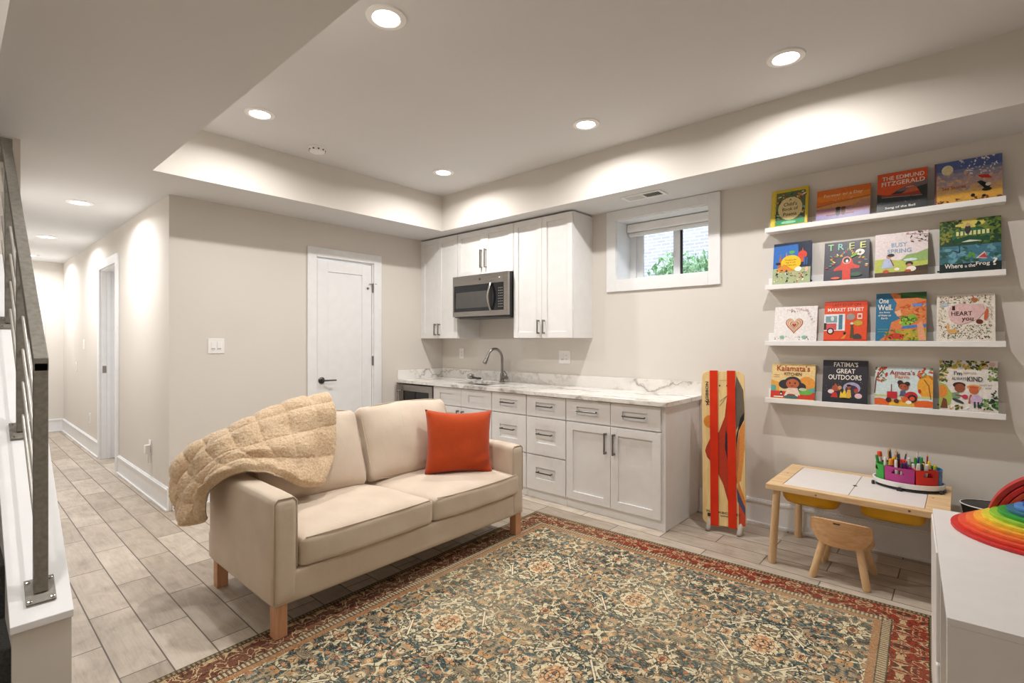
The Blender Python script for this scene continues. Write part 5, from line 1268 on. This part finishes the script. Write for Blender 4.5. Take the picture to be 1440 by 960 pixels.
CUPS = [(174, 226, '#2f9a3c', 'green', 'green'), (228, 284, '#a8347e', 'purple', 'purple'), (286, 334, '#d02a1e', 'red', 'red'), (336, 382, '#3f7fb0', 'blue', 'blue'), (24, 98, '#3a8f54', 'dark_green', 'dark green'), (100, 172, '#8a2348', 'maroon', 'maroon')]
def cup(a0, a1, col, cn):
    h = .100; z0 = cz + .0285; n = 18; mb = MB()
    def outl(o):
        P = []
        for k in range(n + 1):
            a = R(a0 + (a1 - a0) * k / n); P.append(Vector((RXx * .93 * math.cos(a), RYy * .93 * math.sin(a))))
        c = sum(P, Vector((0, 0))) / len(P)
        inn = []
        for k in range(n + 1):
            a = R(a1 - (a1 - a0) * k / n); inn.append(Vector((RXx * .14 * math.cos(a), RYy * .14 * math.sin(a))))
        Q = P + inn; c = sum(Q, Vector((0, 0))) / len(Q)
        return [(c + (q - c) * o) for q in Q]
    levels = 8; m = 2 * (n + 1)
    O, I = outl(1.0), outl(.95)
    vs = []
    for S_ in (O, I):
        for l in range(levels + 1):
            tp = 1 + .04 * (l / levels - 1)
            c = sum(S_, Vector((0, 0))) / m
            for q in S_:
                w = c + (q - c) * tp; vs.append((CX + w.x, CY + w.y, z0 + h * l / levels + (.002 if S_ is I and l == 0 else 0)))
    fs = []; B_ = (levels + 1) * m
    slot = lambda k, l: 5 <= k <= 11 and l in (5, 6)
    slot2 = lambda k, l: (6 <= k <= 10 and l in (5, 6)) or (k in (5, 11) and l == 5)
    for l in range(levels):
        for k in range(m):
            if slot2(k, l): continue
            a = l * m + k; b = l * m + (k + 1) % m
            fs.append((a, b, b + m, a + m)); fs.append((B_ + a, B_ + b, B_ + b + m, B_ + a + m))
    for k in range(m):
        a = levels * m + k; b = levels * m + (k + 1) % m; fs.append((a, b, B_ + b, B_ + a))
    fs.append(tuple(range(m))); fs.append(tuple(range(B_, B_ + m)))
    mb.add(vs, fs); part('cup', mb, plain('cup_' + cn, col, .35, var=.02), t, label=cn.replace('_', ' ') + ' plastic cup', smooth='angle')
for a0, a1, col, cn, _ in CUPS: cup(a0, a1, col, cn)
# markers and pencils : every one its own object
rnd = random.Random(11)
PC = {'green': ['#e8c21c|yellow', '#f0ece4|white', '#e8702a|orange', '#2f8a3c|green', '#e9b43a|amber'], 'purple': ['#d8302a|red', '#2a3a5a|navy', '#5a3aa0|violet', '#ece8e0|white', '#e8642a|orange', '#2a2a2e|black', '#d0405a|pink'],
      'red': ['#ece8e0|white', '#d8d4cc|grey', '#d06040|coral', '#2a2a2e|black', '#e0dcd6|pale'], 'blue': ['#e8d02c|yellow', '#b8d03a|lime', '#2a2a2e|black', '#d8503a|red'], 'dark green': ['#2f9a4c|green', '#3a5fb0|blue', '#f0ece4|white', '#c8302a|red', '#e8702a|orange'], 'maroon': ['#3a4a6a|slate', '#1f2430|black', '#c8925a|tan', '#5a6a80|grey blue', '#d8a06a|ochre']}
cnt = {'green': 6, 'purple': 9, 'red': 8, 'blue': 6, 'dark green': 9, 'maroon': 9}
for a0, a1, col, cn, cw_ in CUPS:
    for k in range(cnt[cw_]):
        am = R(a0 + (a1 - a0) * (.16 + .68 * ((k * .37 + .2) % 1))); rr_ = .38 + .42 * ((k * .618 + .1) % 1)
        bx, by = CX + RXx * rr_ * math.cos(am), CY + RYy * rr_ * math.sin(am)
        hexc, word = PC[cw_][k % len(PC[cw_])].split('|')
        pencil = cw_ == 'maroon' or (cw_ == 'dark green' and k % 4 == 3)
        Ln = (.165 + .02 * rnd.random()) if pencil else (.125 + .02 * rnd.random())
        if cw_ in ('red', 'blue'): Ln *= .92
        lean_ = Vector(((rnd.random() - .5) * .36, (rnd.random() - .5) * .30, 1)).normalized()
        b = Vector((bx, by, cz + .034)); mb = MB(); rd = .0042 if pencil else .0072
        if pencil:
            mb.tube([b, b + lean_ * Ln * .9], rd, 7, col=hexc); mb.tube([b + lean_ * Ln * .9, b + lean_ * Ln], [rd, .0008], 7, col='#d9b98a')
        else:
            mb.tube([b, b + lean_ * Ln * .62], rd, 12, col='#eceae4' if k % 3 else hexc); mb.tube([b + lean_ * Ln * .62, b + lean_ * Ln * .97, b + lean_ * Ln], [rd * 1.15, rd * 1.05, rd * .7], 12, col=hexc)
        nm = 'pencil' if pencil else 'marker'
        solo(nm, mb, M_PRINT, '%s %s standing in the %s cup of the craft caddy' % (word, nm, cw_), nm, 'pens in the %s cup of the craft caddy' % cw_, origin=b)
# glue stick at the left
b = Vector((CX - RXx * .80, CY + .028, cz + .032)); mb = MB().tube([b, b + Vector((-.004, 0, .125))], .012, 14, col='#ece8e2').tube([b + Vector((-.004, 0, .125)), b + Vector((-.005, 0, .152)), b + Vector((-.005, 0, .156))], [.0135, .0125, .008], 14, col='#e0542a')
solo('glue_stick', mb, M_PRINT, 'white glue stick with orange cap standing at the left of the caddy', 'glue stick')

# ------------------------------------------------------------------ white storage unit, right
UZ = .68; ua = R(3.4); U0 = Vector((-.026, 1.612, 0))
MU = Matrix.Translation(U0) @ Matrix.Rotation(ua, 4, 'Z'); UL, UD = 1.012, .46
t = thing('storage_unit', 'white open-front storage unit beside the rug, right edge of photo', 'storage unit', U0, ua)
M_UNIT = plain('white_unit_laminate', '#dfdddb', .4, var=.01)
mb = MB().box(0, UD, 0, UL, UZ - .018, UZ, M=MU).box(.0, UD, 0, .018, 0, UZ - .018, M=MU).box(.0, UD, UL - .018, UL, 0, UZ - .018, M=MU).box(.012, UD, .018, UL - .018, .03, .048, M=MU).box(UD - .01, UD, .018, UL - .018, .048, UZ - .018, M=MU)
mb.box(.006, UD - .01, .52, .536, .048, UZ - .018, M=MU)
part('carcass', mb, M_UNIT, t, .0012)
mb = MB().box(-.004, .010, .540, UL - .004, .30, UZ - .022, M=MU); d = part('door', mb, M_UNIT, t, .002)
mb = MB().box(-.004, UD - .03, .560, UL - .03, .052, .285, M=MU); part('drawer', mb, plain('white_bin_plastic', '#e9e8e6', .4), t, .008)
# woven basket in the near bay
tb = thing('woven_basket', 'cream woven basket inside the near bay of the white storage unit', 'basket', MU @ Vector((.2, .27, .05)), ua)
mb = MB(); bw, bl = .17, .21
for l in range(12):
    z = .056 + l * .020; pts = []
    for k in range(40):
        a = 2 * PI * k / 40; s_ = 1 + .03 * math.sin(k * PI + l * PI)
        pts.append(MU @ Vector((.195 + bw * s_ * math.copysign(abs(math.cos(a)) ** .5, math.cos(a)), .27 + bl * s_ * math.copysign(abs(math.sin(a)) ** .5, math.sin(a)), z)))
    mb.loop(pts, .0115, 6)
part('basket_wall', mb, plain('cream_rope', '#d8ccb4', .9, var=.15, nscale=120), tb, smooth=True)

# nesting half-disc boards lying stacked, red to purple
RB = [('#c8231f', 'dark red'), ('#dd4a2c', 'red orange'), ('#e8702f', 'orange'), ('#efa32c', 'amber'), ('#d9c832', 'yellow'), ('#8fbf2f', 'lime green'), ('#2f9a3a', 'green'), ('#2f6f86', 'teal'), ('#4f86c4', 'sky blue'), ('#3354a8', 'blue'), ('#5a3a86', 'purple')]
c0 = Vector((.213, 2.462)); z = UZ + .0005
for i, (col, wd) in enumerate(RB):
    r = .243 - .0208 * i; n = 48
    pts = [(c0.x + r * math.cos(a), c0.y + r * math.sin(a)) for a in [R(92 + 184 * k / n) for k in range(n + 1)]]
    mb = MB().prism(pts, z, z + .0113); z += .0115
    solo('half_disc', mb, plain('stain_' + wd.replace(' ', '_'), col, .45, var=.06, nscale=30), wd + ' wooden half disc in the rainbow stack on the white unit', 'toy', 'rainbow half discs', bevel=.0015, origin=(c0.x, c0.y, z - .0115))
# standing rainbow arches
AR = [('#b3201c', 'dark red'), ('#d8281c', 'bright red'), ('#e8501c', 'orange red'), ('#e88a20', 'orange'), ('#a8b828', 'lime'), ('#3a9a34', 'green'), ('#2f7f9a', 'teal'), ('#3a5ab0', 'blue')]
ac = Vector((.284, 2.553))
for i, (col, wd) in enumerate(AR):
    ro = .216 - .0195 * i; ri = ro - .0165; n = 40; vs = []; fs = []
    for k in range(n + 1):
        a = PI * k / n
        for rr_, y in ((ro, -.022), (ro, .022), (ri, .022), (ri, -.022)): vs.append((ac.x - rr_ * math.cos(a), ac.y + y, UZ + rr_ * math.sin(a) + .0005))
    for k in range(n):
        for q in range(4): fs.append((k * 4 + q, k * 4 + (q + 1) % 4, (k + 1) * 4 + (q + 1) % 4, (k + 1) * 4 + q))
    fs += [(0, 1, 2, 3), (n * 4, n * 4 + 1, n * 4 + 2, n * 4 + 3)]
    mb = MB().add(vs, fs)
    solo('rainbow_arch', mb, plain('arch_' + wd.replace(' ', '_'), col, .45, var=.06, nscale=30), wd + ' wooden arch of the standing rainbow on the white unit', 'toy', 'rainbow arches', bevel=.002, origin=(ac.x, ac.y, UZ))
# ribbed black bin behind the unit
t = thing('ribbed_bin', 'black ribbed bin with white rim on the floor behind the white unit', 'bin', (.13, 3.72, 0))
mb = MB(); Mb = Mt((.135, 3.72, 0))
prof = [(.080, .0), (.10, .10), (.125, .38), (.140, .455)]
mb.lathe([(.75 * a, b) for a, b in prof] + [(.105, .466), (.097, .46), (.07, .05)], 40, M=Mb @ Matrix.Diagonal((1.32, 1, 1, 1))); part('bin_body', mb, M_BLACK, t, smooth='angle')
mb = MB()
for k in range(40):
    a = 2 * PI * k / 40; mb.tube([Mb @ Vector((.1325 * math.cos(a), .100 * math.sin(a), .40)), Mb @ Vector((.118 * math.cos(a), .09 * math.sin(a), .20))], .0025, 6)
part('ribs', mb, plain('rib_grey', '#5c5c5e', .4), t)
mb = MB().loop([Mb @ Vector((.141 * math.cos(2 * PI * k / 48), .107 * math.sin(2 * PI * k / 48), .464)) for k in range(48)], .0028, 8); part('rim', mb, M_WHITEPL, t, smooth=True)
mb = MB().lathe([(.132, .455), (.136, .463), (.05, .466)], 40, M=Mb @ Matrix.Diagonal((1, .76, 1, 1))); part('lid', mb, M_BLACK, t, smooth='angle')

# ------------------------------------------------------------------ world, camera
w = bpy.data.worlds.new('world'); SC.world = w; w.use_nodes = True
bg = w.node_tree.nodes['Background']; bg.inputs[0].default_value = (.80, .90, 1.0, 1); bg.inputs[1].default_value = 3.1

cam = bpy.data.cameras.new('camera'); co = bpy.data.objects.new('camera', cam); COL.objects.link(co)
cam.sensor_width = 36; cam.lens = 709.4 * 36 / 1440; cam.shift_y = -1.55 / 1440; cam.clip_start = .05
co.location = (0, 0, 1.35); co.rotation_euler = (PI / 2, 0, math.atan2(.665143, .746716))
SC.camera = co
SC.view_settings.view_transform = 'Standard'; SC.view_settings.look = 'None'; SC.view_settings.gamma = 1; SC.view_settings.use_curve_mapping = False
SC.view_settings.exposure = 0.14
SC.cycles.use_denoising = True
SC.cycles.max_bounces = 10; SC.cycles.diffuse_bounces = 6; SC.cycles.sample_clamp_indirect = 6
